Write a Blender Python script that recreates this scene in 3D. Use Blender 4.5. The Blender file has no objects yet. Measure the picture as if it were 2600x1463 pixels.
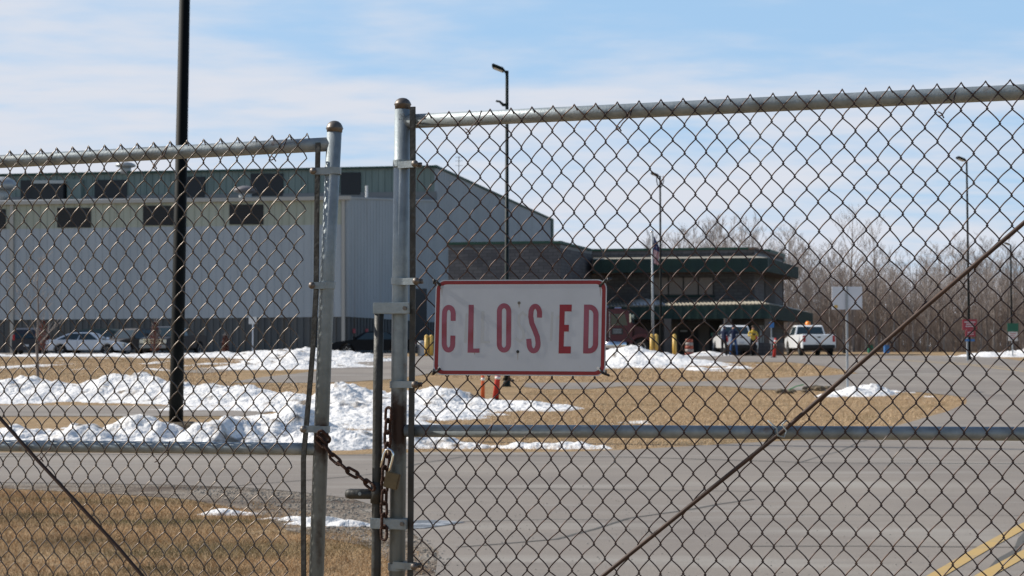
import bpy, bmesh, math, random
from mathutils import Vector, Matrix, noise
from mathutils.geometry import delaunay_2d_cdt
R = math.radians
S = bpy.context.scene
COL = S.collection
random.seed(7)

# ------------------------------------------------------------------ camera
F = 4000.0; CX = 1300.0; CY = 731.5; HOR = 880.0; EYE = 1.5
PIT = math.atan((HOR - CY) / F)
cd = bpy.data.cameras.new('camera'); cam = bpy.data.objects.new('camera', cd); COL.objects.link(cam)
cam.location = (0, 0, EYE); cam.rotation_euler = (math.pi / 2 + PIT, 0, 0)
cd.sensor_width = 36; cd.lens = F / 2600 * 36; cd.clip_start = 0.05; cd.clip_end = 5000
cd.dof.use_dof = True; cd.dof.focus_distance = 4.15; cd.dof.aperture_fstop = 13
S.camera = cam
# ------------------------------------------------------------------ light
SUN = Vector((-0.972, 0.235, math.tan(R(35)))).normalized()
sl = bpy.data.lights.new('sun', 'SUN'); sl.energy = 4.6; sl.angle = R(0.5); sl.color = (1, 0.94, 0.84)
so = bpy.data.objects.new('sun', sl); COL.objects.link(so)
so.rotation_euler = SUN.to_track_quat('Z', 'Y').to_euler(); so.location = (-40, 20, 60)
W = bpy.data.worlds.new('World'); S.world = W; W.use_nodes = True
nt = W.node_tree; nt.nodes.clear()
def wn(t, **k):
    n = nt.nodes.new(t)
    for a, b in k.items(): setattr(n, a, b)
    return n
def wl(a, b): nt.links.new(a, b)
def wmath(op, a, b=None, c=None, clamp=False):
    n = wn('ShaderNodeMath', operation=op); n.use_clamp = clamp
    for i, v in enumerate((a, b, c)):
        if v is None: continue
        if isinstance(v, (int, float)): n.inputs[i].default_value = v
        else: wl(v, n.inputs[i])
    return n.outputs[0]
sky = wn('ShaderNodeTexSky', sky_type='NISHITA', sun_disc=False)
sky.sun_elevation = math.asin(SUN.z); sky.sun_rotation = math.atan2(SUN.x, SUN.y)
sky.air_density = 1.0; sky.dust_density = 0.6; sky.ozone_density = 1.5
tc = wn('ShaderNodeTexCoord'); sp = wn('ShaderNodeSeparateXYZ'); wl(tc.outputs['Generated'], sp.inputs[0])
zz = wmath('ADD', wmath('MAXIMUM', sp.outputs[2], 0.0), 0.10)
cu = wmath('DIVIDE', sp.outputs[0], zz); cv = wmath('DIVIDE', sp.outputs[1], zz)
cb = wn('ShaderNodeCombineXYZ'); wl(cu, cb.inputs[0]); wl(cv, cb.inputs[1])
mp = wn('ShaderNodeMapping'); mp.inputs['Scale'].default_value = (0.8, 1.25, 1); mp.inputs['Location'].default_value = (3.1, 0.4, 0); mp.inputs['Rotation'].default_value = (0, 0, R(-14))
wl(cb.outputs[0], mp.inputs[0])
n1 = wn('ShaderNodeTexNoise'); n1.inputs['Scale'].default_value = 1.1; n1.inputs['Detail'].default_value = 8; n1.inputs['Roughness'].default_value = 0.52; n1.inputs['Distortion'].default_value = 0.35
wl(mp.outputs[0], n1.inputs['Vector'])
n2 = wn('ShaderNodeTexNoise'); n2.inputs['Scale'].default_value = 5.5; n2.inputs['Detail'].default_value = 6
wl(mp.outputs[0], n2.inputs['Vector'])
cov = wmath('ADD', wmath('MULTIPLY', n1.outputs[0], 0.72), wmath('MULTIPLY', n2.outputs[0], 0.28))
cov = wmath('ADD', cov, wmath('MULTIPLY', sp.outputs[0], -0.22))
low = wmath('SUBTRACT', 1.0, wmath('MULTIPLY', sp.outputs[2], 5.2), clamp=True)
cov = wmath('ADD', cov, wmath('MULTIPLY', low, 0.26))
front = wn('ShaderNodeMapRange', interpolation_type='SMOOTHSTEP'); wl(sp.outputs[1], front.inputs[0]); front.inputs[1].default_value = 0.15; front.inputs[2].default_value = 0.85
lowf = wn('ShaderNodeMapRange', interpolation_type='SMOOTHSTEP'); wl(sp.outputs[2], lowf.inputs[0]); lowf.inputs[1].default_value = 0.75; lowf.inputs[2].default_value = 0.3
front = wmath('MULTIPLY', front.outputs[0], lowf.outputs[0])
cm = wn('ShaderNodeMapRange', interpolation_type='SMOOTHSTEP'); wl(cov, cm.inputs[0])
cm.inputs[1].default_value = 0.38; cm.inputs[2].default_value = 0.70; cm.inputs[3].default_value = 0.06; cm.inputs[4].default_value = 0.96
# a thin even veil under the cumulus-free sky
skyb = wn('ShaderNodeMix', data_type='RGBA'); wl(wmath('MULTIPLY', front, 0.75), skyb.inputs[0])
wl(sky.outputs[0], skyb.inputs[6]); skyb.inputs[7].default_value = (3.35, 5.6, 8.3, 1)
mx = wn('ShaderNodeMix', data_type='RGBA'); wl(wmath('MULTIPLY', cm.outputs[0], front), mx.inputs[0]); wl(skyb.outputs[2], mx.inputs[6]); mx.inputs[7].default_value = (6.35, 6.6, 7.25, 1)
bg = wn('ShaderNodeBackground'); bg.inputs[1].default_value = 0.10; wl(mx.outputs[2], bg.inputs[0])
wo = wn('ShaderNodeOutputWorld'); wl(bg.outputs[0], wo.inputs[0])
S.view_settings.view_transform = 'Standard'; S.view_settings.look = 'None'; S.view_settings.gamma = 1; S.view_settings.use_curve_mapping = False
S.view_settings.exposure = 0.2

# ------------------------------------------------------------------ pixel -> world helpers
cp, spn = math.cos(PIT), math.sin(PIT)
def ray(px, py):
    a = (px - CX) / F; b = (CY - py) / F
    y = cp - b * spn
    return a / y, (spn + b * cp) / y
def P(px, py, D):
    dx, dz = ray(px, py); return Vector((dx * D, D, EYE + dz * D))
def gz(x, y):
    t = min(1, max(0, (y - 30) / 50.0)); return 0.95 * t * t * (3 - 2 * t)
def G(px, py):
    dx, dz = ray(px, py)
    lo, hi = 2.0, 2.0
    f = lambda D: EYE + dz * D - gz(dx * D, D)
    D = 2.0
    while f(D) > 0 and D < 400: D *= 1.03
    lo, hi = D / 1.03, D
    for _ in range(30):
        m = (lo + hi) / 2
        if f(m) > 0: lo = m
        else: hi = m
    return Vector((dx * lo, lo, gz(0, lo)))
class Plane:
    def __init__(s, pa, da, pb, db):
        s.a = P(pa, HOR, da); s.b = P(pb, HOR, db)
        d = s.b - s.a; d.z = 0; s.u = d.normalized(); s.n = Vector((s.u.y, -s.u.x, 0))
        if s.n.dot(Vector((0, -1, 0)) if abs(s.n.y) > .05 else -s.a) < 0: s.n = -s.n
    def hit(s, px, py, off=0.0):
        dx, dz = ray(px, py); d = Vector((dx, 1, dz)); o = Vector((0, 0, EYE))
        t = (s.a + s.n * off - o).dot(s.n) / d.dot(s.n)
        return o + d * t

# ------------------------------------------------------------------ materials
def mat(name, col, rough=0.7, metal=0.0, var=0.0, scale=5.0, col2=None, bump=0.0, bscale=None, stretch=None, spec=0.5, detail=6, c_lo=0.35, c_hi=0.65, emit=None, trans=0.0, coat=0.0):
    m = bpy.data.materials.new(name); m.use_nodes = True
    t = m.node_tree; b = t.nodes['Principled BSDF']
    b.inputs['Base Color'].default_value = (*col, 1); b.inputs['Roughness'].default_value = rough; b.inputs['Metallic'].default_value = metal
    b.inputs['Specular IOR Level'].default_value = spec
    b.inputs['Coat Weight'].default_value = coat
    if col2 or bump:
        tcn = t.nodes.new('ShaderNodeTexCoord'); mpn = t.nodes.new('ShaderNodeMapping'); t.links.new(tcn.outputs['Object'], mpn.inputs[0])
        if stretch: mpn.inputs['Scale'].default_value = stretch
    if col2:
        n = t.nodes.new('ShaderNodeTexNoise'); n.inputs['Scale'].default_value = scale; n.inputs['Detail'].default_value = detail; n.inputs['Roughness'].default_value = 0.6
        t.links.new(mpn.outputs[0], n.inputs['Vector'])
        r = t.nodes.new('ShaderNodeMapRange'); r.inputs[1].default_value = c_lo; r.inputs[2].default_value = c_hi; t.links.new(n.outputs[0], r.inputs[0])
        x = t.nodes.new('ShaderNodeMix'); x.data_type = 'RGBA'; t.links.new(r.outputs[0], x.inputs[0])
        x.inputs[6].default_value = (*col, 1); x.inputs[7].default_value = (*col2, 1); t.links.new(x.outputs[2], b.inputs['Base Color'])
        m['mixn'] = x.name
    if bump:
        n = t.nodes.new('ShaderNodeTexNoise'); n.inputs['Scale'].default_value = bscale or scale * 3; n.inputs['Detail'].default_value = 5
        t.links.new(mpn.outputs[0], n.inputs['Vector'])
        bp = t.nodes.new('ShaderNodeBump'); bp.inputs['Strength'].default_value = min(1, bump); bp.inputs['Distance'].default_value = 0.02 * max(1, bump)
        t.links.new(n.outputs[0], bp.inputs['Height']); t.links.new(bp.outputs[0], b.inputs['Normal'])
    return m
def add_layer(m, col, scale, lo, hi, stretch=(1, 1, 1), detail=5, loc=(0, 0, 0)):
    """a further noise-masked colour over whatever the base colour is"""
    t = m.node_tree; b = t.nodes['Principled BSDF']; cur = b.inputs['Base Color']
    x = t.nodes.new('ShaderNodeMix'); x.data_type = 'RGBA'
    if cur.links: t.links.new(cur.links[0].from_socket, x.inputs[6])
    else: x.inputs[6].default_value = cur.default_value
    x.inputs[7].default_value = (*col, 1)
    tcn = t.nodes.new('ShaderNodeTexCoord'); mpn = t.nodes.new('ShaderNodeMapping'); mpn.inputs['Scale'].default_value = stretch; mpn.inputs['Location'].default_value = loc
    t.links.new(tcn.outputs['Object'], mpn.inputs[0])
    n = t.nodes.new('ShaderNodeTexNoise'); n.inputs['Scale'].default_value = scale; n.inputs['Detail'].default_value = detail
    t.links.new(mpn.outputs[0], n.inputs['Vector'])
    r = t.nodes.new('ShaderNodeMapRange'); r.inputs[1].default_value = lo; r.inputs[2].default_value = hi; t.links.new(n.outputs[0], r.inputs[0])
    t.links.new(r.outputs[0], x.inputs[0]); t.links.new(x.outputs[2], b.inputs['Base Color'])
    return m
M = {}
M['grass'] = mat('dead_grass', (0.40, 0.275, 0.155), 0.95, col2=(0.30, 0.205, 0.115), scale=1.6, bump=1.6, bscale=30, spec=0.1)
add_layer(M['grass'], (0.43, 0.32, 0.20), 9, 0.5, 0.75); add_layer(M['grass'], (0.13, 0.105, 0.055), 0.35, 0.58, 0.75, stretch=(.5, 1.6, 1)); add_layer(M['grass'], (0.15, 0.10, 0.05), 60, 0.55, 0.75)
M['blade'] = mat('dry_grass_blade', (0.64, 0.465, 0.295), 0.9, col2=(0.47, 0.33, 0.20), scale=3, spec=0.2)
add_layer(M['blade'], (0.78, 0.62, 0.42), 40, 0.56, 0.7); add_layer(M['blade'], (0.16, 0.14, 0.06), 0.6, 0.56, 0.72, stretch=(.6, 1.6, 1))
M['road'] = mat('concrete_pavement', (0.290, 0.255, 0.220), 0.9, col2=(0.214, 0.187, 0.166), scale=0.22, bump=0.25, bscale=60, spec=0.25)
add_layer(M['road'], (0.32, 0.30, 0.275), 1.2, 0.55, 0.85, stretch=(0.25, 2.6, 1)); add_layer(M['road'], (0.19, 0.172, 0.156), 0.9, 0.58, 0.85, stretch=(0.22, 2.2, 1), loc=(5, 2, 0)); add_layer(M['road'], (0.17, 0.15, 0.13), 45, 0.60, 0.8); add_layer(M['road'], (0.36, 0.335, 0.30), .55, 0.56, 0.78, stretch=(.35, 1.8, 1), loc=(9, 3, 0), detail=9); add_layer(M['road'], (0.13, 0.12, 0.11), 3.5, 0.70, 0.76, stretch=(.4, 1.5, 1), detail=8)
M['joint'] = mat('pavement_line_dark', (0.10, 0.095, 0.085), 0.9)
M['yellow_paint'] = mat('road_paint_yellow', (0.50, 0.335, 0.12), 0.8, col2=(0.35, 0.27, 0.16), scale=3, c_lo=.5, c_hi=.8)
M['gravel'] = mat('gravel_shoulder', (0.33, 0.285, 0.235), 0.95, col2=(0.19, 0.155, 0.125), scale=9, bump=2, bscale=40, spec=.1)
add_layer(M['gravel'], (0.36, 0.33, 0.29), 2.0, 0.5, 0.72); add_layer(M['gravel'], (0.12, 0.09, 0.07), 1.1, 0.50, 0.64, stretch=(.6, 1.8, 1), loc=(1, 4, 0), detail=9)
M['blade2'] = mat('dry_turf_blade', (0.56, 0.36, 0.19), 0.9, col2=(0.34, 0.215, 0.11), scale=2.2, spec=.2)
add_layer(M['blade2'], (0.66, 0.50, 0.32), 40, 0.55, 0.7); add_layer(M['blade2'], (0.15, 0.115, 0.06), 1.1, 0.55, 0.68, stretch=(.5, 1.6, 1)); add_layer(M['blade2'], (0.13, 0.12, 0.055), .5, 0.56, 0.7, stretch=(.4, 1.8, 1), loc=(2, 7, 0))
M['dirt'] = mat('dark_earth', (0.10, 0.075, 0.05), 0.95, col2=(0.18, 0.14, 0.09), scale=20, bump=2, bscale=30)
M['stone'] = mat('loose_stone', (0.20, 0.18, 0.155), 0.9, col2=(0.3, 0.28, 0.25), scale=8)
M['snow'] = mat('old_snow', (0.88, 0.87, 0.86), 0.65, col2=(0.80, 0.79, 0.78), scale=2.5, bump=4, bscale=8, spec=0.3)
add_layer(M['snow'], (0.60, 0.57, 0.52), 7, 0.56, 0.80); add_layer(M['snow'], (0.22, 0.18, 0.14), 1.7, 0.60, 0.70, loc=(4, 1, 0), detail=9)
M['water'] = mat('wet_patch', (0.2, 0.21, 0.23), 0.12, spec=0.6, col2=(0.6, 0.62, 0.65), scale=6, c_lo=.5, c_hi=.6)
# galvanised steel
M['galv'] = mat('galvanised_steel', (0.32, 0.365, 0.39), 0.5, metal=0.35, col2=(0.24, 0.28, 0.30), scale=38, bump=0.08, bscale=160)
add_layer(M['galv'], (0.40, 0.44, 0.46), 9, 0.55, 0.8, stretch=(1, 1, .5)); add_layer(M['galv'], (0.15, 0.15, 0.135), 5, 0.57, 0.85, stretch=(1, 1, .35)); add_layer(M['galv'], (0.17, 0.09, 0.05), 16, 0.68, 0.80, loc=(3, 3, 1))
M['galv_dark'] = mat('weathered_steel', (0.052, 0.053, 0.050), 0.55, metal=0.25, col2=(0.034, 0.031, 0.027), scale=14, bump=.2)
M['cap'] = mat('cast_post_cap', (0.20, 0.185, 0.17), 0.45, metal=0.55, col2=(0.11, 0.085, 0.07), scale=12)
M['wire'] = mat('aged_fence_wire', (0.088, 0.058, 0.052), 0.48, metal=0.5, col2=(0.052, 0.032, 0.029), scale=14, spec=.5)
add_layer(M['wire'], (0.14, 0.085, 0.06), 3.2, 0.56, 0.72); add_layer(M['wire'], (0.20, 0.18, 0.165), 7, 0.60, 0.75, loc=(2, 2, 2))  # rust tones, then pale metal glints painted into the wire colour
M['wire2'] = mat('aged_fence_wire_grey', (0.155, 0.130, 0.110), 0.38, metal=0.6, col2=(0.085, 0.065, 0.055), scale=14, spec=.5)
M['rust'] = mat('rusty_iron', (0.085, 0.036, 0.022), 0.8, metal=0.3, col2=(0.045, 0.022, 0.016), scale=60, bump=.6, bscale=200)
M['rodrust'] = mat('rusty_rod', (0.07, 0.038, 0.026), 0.6, metal=0.3, col2=(0.045, 0.028, 0.022), scale=9)
M['chrome'] = mat('chrome', (0.75, 0.76, 0.78), 0.12, metal=1)
M['brass'] = mat('dull_brass', (0.15, 0.115, 0.065), 0.5, metal=0.6, col2=(0.11, 0.085, 0.05), scale=50)
M['sign_white'] = mat('sign_face_white', (0.52, 0.555, 0.61), 0.45, col2=(0.47, 0.505, 0.555), scale=9, spec=.4)
add_layer(M['sign_white'], (0.48, 0.46, 0.42), 38, 0.70, 0.78)
M['sign_red'] = mat('sign_border_red', (0.25, 0.016, 0.020), 0.5, col2=(0.20, 0.012, 0.018), scale=12)
M['faded_red'] = mat('faded_red_letter', (0.25, 0.058, 0.092), 0.55, col2=(0.30, 0.085, 0.135), scale=14)
add_layer(M['faded_red'], (0.24, 0.03, 0.045), 10, 0.56, 0.72)
M['deep_red'] = mat('fresh_red_letter', (0.25, 0.014, 0.028), 0.5, col2=(0.24, 0.03, 0.055), scale=12, c_lo=.5, c_hi=.8)
M['ghost'] = mat('letter_ghost', (0.445, 0.47, 0.495), 0.5)
M['stain'] = mat('rust_run', (0.40, 0.39, 0.385), 0.6, col2=(0.32, 0.27, 0.24), scale=60)
M['black_plastic'] = mat('black_tie', (0.02, 0.02, 0.022), 0.5)
M['pole_black'] = mat('black_pole_paint', (0.003, 0.004, 0.004), 0.6, col2=(0.004, 0.005, 0.005), scale=3, spec=.12)
M['pole_green'] = mat('dark_green_pole_paint', (0.005, 0.012, 0.011), 0.5, spec=.2)
M['lens'] = mat('lamp_lens', (0.55, 0.55, 0.5), 0.3)
# buildings
M['metal_white'] = mat('pale_wall_panel', (0.44, 0.485, 0.525), 0.65, col2=(0.385, 0.425, 0.46), scale=0.5, stretch=(1, 1, .12), spec=.3)
add_layer(M['metal_white'], (0.30, 0.315, 0.33), 1.3, 0.60, 0.85, stretch=(1.2, 1.2, .05))
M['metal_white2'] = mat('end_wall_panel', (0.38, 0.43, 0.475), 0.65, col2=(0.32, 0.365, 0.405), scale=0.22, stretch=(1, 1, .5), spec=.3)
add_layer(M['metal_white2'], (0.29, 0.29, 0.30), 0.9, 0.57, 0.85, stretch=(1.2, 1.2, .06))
M['metal_green'] = mat('sage_wall_panel', (0.46, 0.485, 0.41), 0.65, col2=(0.385, 0.41, 0.34), scale=0.7, stretch=(1, 1, .15), spec=.3)
add_layer(M['metal_green'], (0.30, 0.285, 0.22), 1.1, 0.60, 0.8, stretch=(1.5, 1.5, .1))
M['clere'] = mat('teal_clerestory_panel', (0.215, 0.270, 0.255), 0.6, col2=(0.165, 0.215, 0.205), scale=0.9, stretch=(1, 1, .15), spec=.3)
M['trim_green'] = mat('dark_green_trim', (0.018, 0.062, 0.045), 0.55, spec=.35)
M['beige'] = mat('beige_gutter', (0.44, 0.43, 0.40), 0.6)
M['wainscot'] = mat('dark_ribbed_concrete', (0.118, 0.128, 0.134), 0.85, col2=(0.078, 0.087, 0.095), scale=0.8, stretch=(1, 1, .1))
add_layer(M['wainscot'], (0.135, 0.115, 0.09), 1.8, 0.56, 0.75, stretch=(1, 1, .08))
M['dark_open'] = mat('dark_louvre', (0.022, 0.025, 0.03), 0.7)
M['roof_grey'] = mat('lean_roof', (0.20, 0.21, 0.22), 0.8)
M['vent'] = mat('roof_vent_metal', (0.42, 0.43, 0.43), 0.5, metal=.4)
M['vent_dark'] = mat('roof_vent_dark', (0.16, 0.15, 0.16), 0.6)  # darker vent colour, used for the domed vent
def brick():
    m = mat('grey_brick', (0.10, 0.10, 0.105), 0.9); t = m.node_tree; b = t.nodes['Principled BSDF']
    tcn = t.nodes.new('ShaderNodeTexCoord'); s2 = t.nodes.new('ShaderNodeSeparateXYZ'); t.links.new(tcn.outputs['Object'], s2.inputs[0])
    c2 = t.nodes.new('ShaderNodeCombineXYZ'); ad = t.nodes.new('ShaderNodeMath'); ad.operation = 'ADD'
    t.links.new(s2.outputs[0], ad.inputs[0]); t.links.new(s2.outputs[1], ad.inputs[1]); t.links.new(ad.outputs[0], c2.inputs[0]); t.links.new(s2.outputs[2], c2.inputs[1])
    k = t.nodes.new('ShaderNodeTexBrick'); t.links.new(c2.outputs[0], k.inputs['Vector'])
    k.inputs['Color1'].default_value = (0.125, 0.125, 0.135, 1); k.inputs['Color2'].default_value = (0.085, 0.085, 0.095, 1); k.inputs['Mortar'].default_value = (0.065, 0.065, 0.07, 1)
    k.inputs['Scale'].default_value = 1; k.inputs['Brick Width'].default_value = .42; k.inputs['Row Height'].default_value = .21; k.inputs['Mortar Size'].default_value = .018
    t.links.new(k.outputs[0], b.inputs['Base Color']); return m
M['brick'] = brick()
M['fascia'] = mat('green_fascia', (0.014, 0.034, 0.035), 0.6, col2=(0.018, 0.044, 0.036), scale=.8, spec=.3)
M['soffit'] = mat('brown_soffit', (0.11, 0.075, 0.06), 0.8)
M['canopy_top'] = mat('tan_metal_roof', (0.36, 0.33, 0.27), 0.6)
M['office_glass'] = mat('tinted_window', (0.16, 0.125, 0.125), 0.25, spec=.6)
M['office_dark'] = mat('dark_opening', (0.035, 0.033, 0.035), 0.8)
M['office_wall'] = mat('taupe_wall', (0.15, 0.13, 0.12), 0.85, col2=(0.11, 0.10, 0.095), scale=.6)
M['door_white'] = mat('pale_panel', (0.35, 0.36, 0.38), 0.6)
# objects
M['yellow'] = mat('bollard_yellow', (0.72, 0.46, 0.10), 0.5, col2=(0.62, 0.40, 0.10), scale=6)
M['drum'] = mat('dark_orange', (0.26, 0.05, 0.025), 0.6); M['drum2'] = mat('dark_pale_band', (0.25, 0.22, 0.21), 0.6)  # drum orange and its off-white bands, both in dark tones
M['orange'] = mat('safety_orange', (0.70, 0.13, 0.04), 0.55)
M['red'] = mat('safety_red', (0.55, 0.04, 0.03), 0.5)
M['reflect'] = mat('reflective_white', (0.75, 0.75, 0.72), 0.4)
M['sign_back'] = mat('sheet_aluminium', (0.72, 0.75, 0.82), 0.5, metal=.15)
M['post_grey'] = mat('sign_post_grey', (0.36, 0.39, 0.42), 0.6, metal=.3)
M['sred'] = mat('board_red', (0.40, 0.06, 0.075), 0.6)
M['sgreen'] = mat('board_green', (0.02, 0.14, 0.09), 0.6)
M['sblue'] = mat('board_blue', (0.06, 0.20, 0.48), 0.6)
M['swhite'] = mat('board_white', (0.70, 0.70, 0.70), 0.6)
M['flag_red'] = mat('flag_red', (0.45, 0.04, 0.06), 0.8); M['flag_white'] = mat('flag_white', (0.75, 0.75, 0.75), 0.8); M['flag_blue'] = mat('flag_blue', (0.03, 0.05, 0.15), 0.8)
M['tyre'] = mat('tyre_rubber', (0.012, 0.012, 0.013), 0.85); M['rim'] = mat('alloy_rim', (0.5, 0.5, 0.5), 0.35, metal=.7)
M['glass_car'] = mat('car_glass', (0.02, 0.035, 0.04), 0.06, spec=.8)
M['lamp_red'] = mat('tail_lamp_red', (0.45, 0.01, 0.02), 0.25); M['lamp_clear'] = mat('head_lamp_clear', (0.55, 0.56, 0.55), 0.2, metal=.5)
M['dark_chrome'] = mat('dull_chrome', (0.22, 0.23, 0.25), 0.35, metal=.8)
M['amber'] = mat('amber_beacon', (0.95, 0.28, 0.03), 0.3)
M['trim_black'] = mat('black_trim', (0.015, 0.015, 0.016), 0.6)
M['plate'] = mat('number_plate', (0.6, 0.62, 0.65), 0.5)
def paint(name, c): return mat(name, c, 0.28 if c[0] > .3 else .42, coat=.6 if c[0] > .3 else .12, spec=.5 if c[0] > .3 else .35)
M['p_white'] = paint('paint_white', (0.86, 0.87, 0.88)); M['p_silver'] = paint('paint_silver', (0.66, 0.71, 0.80)); M['p_black'] = mat('paint_black', (0.004, 0.006, 0.010), 0.5, coat=.04, spec=.15)
M['p_green'] = paint('paint_dark_green', (0.03, 0.05, 0.045)); M['p_brown'] = paint('paint_pewter', (0.075, 0.060, 0.050)); M['p_grey'] = paint('paint_dark_grey', (0.028, 0.03, 0.036))
M['p_maroon'] = paint('paint_maroon', (0.085, 0.020, 0.028)); M['p_navy'] = paint('paint_charcoal', (0.035, 0.035, 0.045))
M['bark'] = mat('grey_bark', (0.27, 0.235, 0.215), 0.9, col2=(0.15, 0.125, 0.115), scale=3, stretch=(1, 1, .3))
M['bark_pale'] = mat('pale_bark', (0.44, 0.41, 0.39), 0.9, col2=(0.20, 0.175, 0.165), scale=2, stretch=(1, 1, .4))
M['twig'] = mat('twig_brown', (0.29, 0.25, 0.23), 0.9, col2=(0.38, 0.335, 0.31), scale=.6)
M['thicket'] = mat('thicket_brown', (0.235, 0.180, 0.150), 0.95, col2=(0.33, 0.275, 0.24), scale=.5)
M['leaf_red'] = mat('withered_red_leaf', (0.26, 0.075, 0.045), 0.8, col2=(0.16, 0.06, 0.04), scale=4)
M['skin'] = mat('skin', (0.50, 0.28, 0.21), 0.6); M['cloth_navy'] = mat('navy_cloth', (0.012, 0.020, 0.055), 0.9); M['cloth_black'] = mat('black_cloth', (0.010, 0.010, 0.014), 0.9)
M['denim'] = mat('denim', (0.035, 0.085, 0.21), 0.9); M['cloth_yellow'] = mat('yellow_cloth', (0.62, 0.43, 0.06), 0.85); M['hair'] = mat('brown_hair', (0.05, 0.03, 0.02), 0.8); M['shoe'] = mat('shoe', (0.03, 0.028, 0.025), 0.8)
M['green_strap'] = mat('green_strap', (0.15, 0.45, 0.18), 0.7)

# ------------------------------------------------------------------ object helpers
class MB:
    def __init__(s): s.v = []; s.f = []; s.m = []
    def add(s, vs, fs, mi=0):
        o = len(s.v); s.v += [tuple(v) for v in vs]; s.f += [tuple(i + o for i in f) for f in fs]; s.m += [mi] * len(fs)
    def box(s, a, b, mi=0):
        x0, y0, z0 = a; x1, y1, z1 = b
        s.add([(x0, y0, z0), (x1, y0, z0), (x1, y1, z0), (x0, y1, z0), (x0, y0, z1), (x1, y0, z1), (x1, y1, z1), (x0, y1, z1)],
              [(0, 3, 2, 1), (4, 5, 6, 7), (0, 1, 5, 4), (1, 2, 6, 5), (2, 3, 7, 6), (3, 0, 4, 7)], mi)
    def obox(s, c, ax, ay, az, mi=0):
        """box from centre and three half-axis vectors"""
        vs = []
        for k in (-1, 1):
            for i, j in ((-1, -1), (1, -1), (1, 1), (-1, 1)): vs.append(Vector(c) + ax * i + ay * j + az * k)
        s.add(vs, [(0, 3, 2, 1), (4, 5, 6, 7), (0, 1, 5, 4), (1, 2, 6, 5), (2, 3, 7, 6), (3, 0, 4, 7)], mi)
    def tube(s, pts, r, n=8, caps=True, closed=False, mi=0, flat=None):
        pts = [Vector(p) for p in pts]; m = len(pts)
        rs = r if isinstance(r, (list, tuple)) else [r] * m
        vs = []; prev = None
        for i, p in enumerate(pts):
            if closed: d = pts[(i + 1) % m] - pts[i - 1]
            else: d = pts[min(i + 1, m - 1)] - pts[max(i - 1, 0)]
            d.normalize()
            if prev is None:
                a = Vector((0, 0, 1)) if abs(d.z) < .9 else Vector((0, 1, 0)); x = d.cross(a).normalized()
            else:
                x = prev - d * prev.dot(d); x.normalize()
            prev = x; y = d.cross(x)
            for k in range(n):
                t = 2 * math.pi * k / n; vs.append(p + (x * math.cos(t) + y * math.sin(t)) * rs[i])
        fs = []
        for i in range(m if closed else m - 1):
            j = (i + 1) % m
            for k in range(n): fs.append((i * n + k, i * n + (k + 1) % n, j * n + (k + 1) % n, j * n + k))
        if caps and not closed: fs += [tuple(range(n - 1, -1, -1)), tuple((m - 1) * n + k for k in range(n))]
        s.add(vs, fs, mi)
    def prism(s, front, back, mi=0):
        n = len(front)
        s.add(list(front) + list(back), [tuple(range(n)), tuple(range(2 * n - 1, n - 1, -1))] + [(i, i + n, (i + 1) % n + n, (i + 1) % n) for i in range(n)], mi)
    def lathe(s, base, prof, n=16, mi=0):
        base = Vector(base); vs = []; fs = []
        for (r, z) in prof:
            for k in range(n): t = 2 * math.pi * k / n; vs.append(base + Vector((r * math.cos(t), r * math.sin(t), z)))
        for i in range(len(prof) - 1):
            for k in range(n): fs.append((i * n + k, i * n + (k + 1) % n, (i + 1) * n + (k + 1) % n, (i + 1) * n + k))
        fs += [tuple(range(n - 1, -1, -1)), tuple((len(prof) - 1) * n + k for k in range(n))]
        s.add(vs, fs, mi)
    def build(s, name, m, parent=None, smooth=False, world=False):
        me = bpy.data.meshes.new(name); me.from_pydata(s.v, [], s.f); 
        ms = m if isinstance(m, (list, tuple)) else [m]
        for q in ms: me.materials.append(M[q] if isinstance(q, str) else q)
        if len(ms) > 1: me.polygons.foreach_set('material_index', s.m)
        if smooth: me.polygons.foreach_set('use_smooth', [True] * len(me.polygons))
        me.update(); o = bpy.data.objects.new(name, me); COL.objects.link(o)
        if parent:
            o.parent = parent
            if world: o.matrix_parent_inverse = wmat(parent).inverted()
        return o
def wmat(o):
    m = Matrix.LocRotScale(o.location, o.rotation_euler, o.scale)
    if o.parent: m = wmat(o.parent) @ o.matrix_parent_inverse @ m
    return m
def fixn(o):
    b = bmesh.new(); b.from_mesh(o.data); bmesh.ops.recalc_face_normals(b, faces=b.faces); b.to_mesh(o.data); b.free(); return o
def bevel(o, w, seg=2, ang=30):
    b = bmesh.new(); b.from_mesh(o.data); bmesh.ops.recalc_face_normals(b, faces=b.faces)
    es = [e for e in b.edges if len(e.link_faces) == 2 and e.calc_face_angle(0) > R(ang)]
    bmesh.ops.bevel(b, geom=es, offset=w, segments=seg, affect='EDGES', clamp_overlap=True); b.to_mesh(o.data); b.free(); return o
def tag(o, label=None, cat=None, group=None, kind=None):
    if label: o['label'] = label
    if cat: o['category'] = cat
    if group: o['group'] = group
    if kind: o['kind'] = kind
    return o
def thing(name, label, cat, loc=(0, 0, 0), rz=0, group=None):
    o = bpy.data.objects.new(name, None); COL.objects.link(o); o.location = loc; o.rotation_euler = (0, 0, rz); o.empty_display_size = .2
    return tag(o, label, cat, group)
def copy_tree(o, parent=None):
    c = o.copy(); COL.objects.link(c)
    if parent: c.parent = parent
    for ch in list(o.children): copy_tree(ch, c)
    return c
def panel(name, pl, pts, off, th, m, parent):
    b = MB(); fr = [pl.hit(x, y, off) for x, y in pts]; b.prism(fr, [p - pl.n * th for p in fr]); return fixn(b.build(name, m, parent, world=True))
def rect(x0, y0, x1, y1): return [(x0, y0), (x1, y0), (x1, y1), (x0, y1)]
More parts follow.
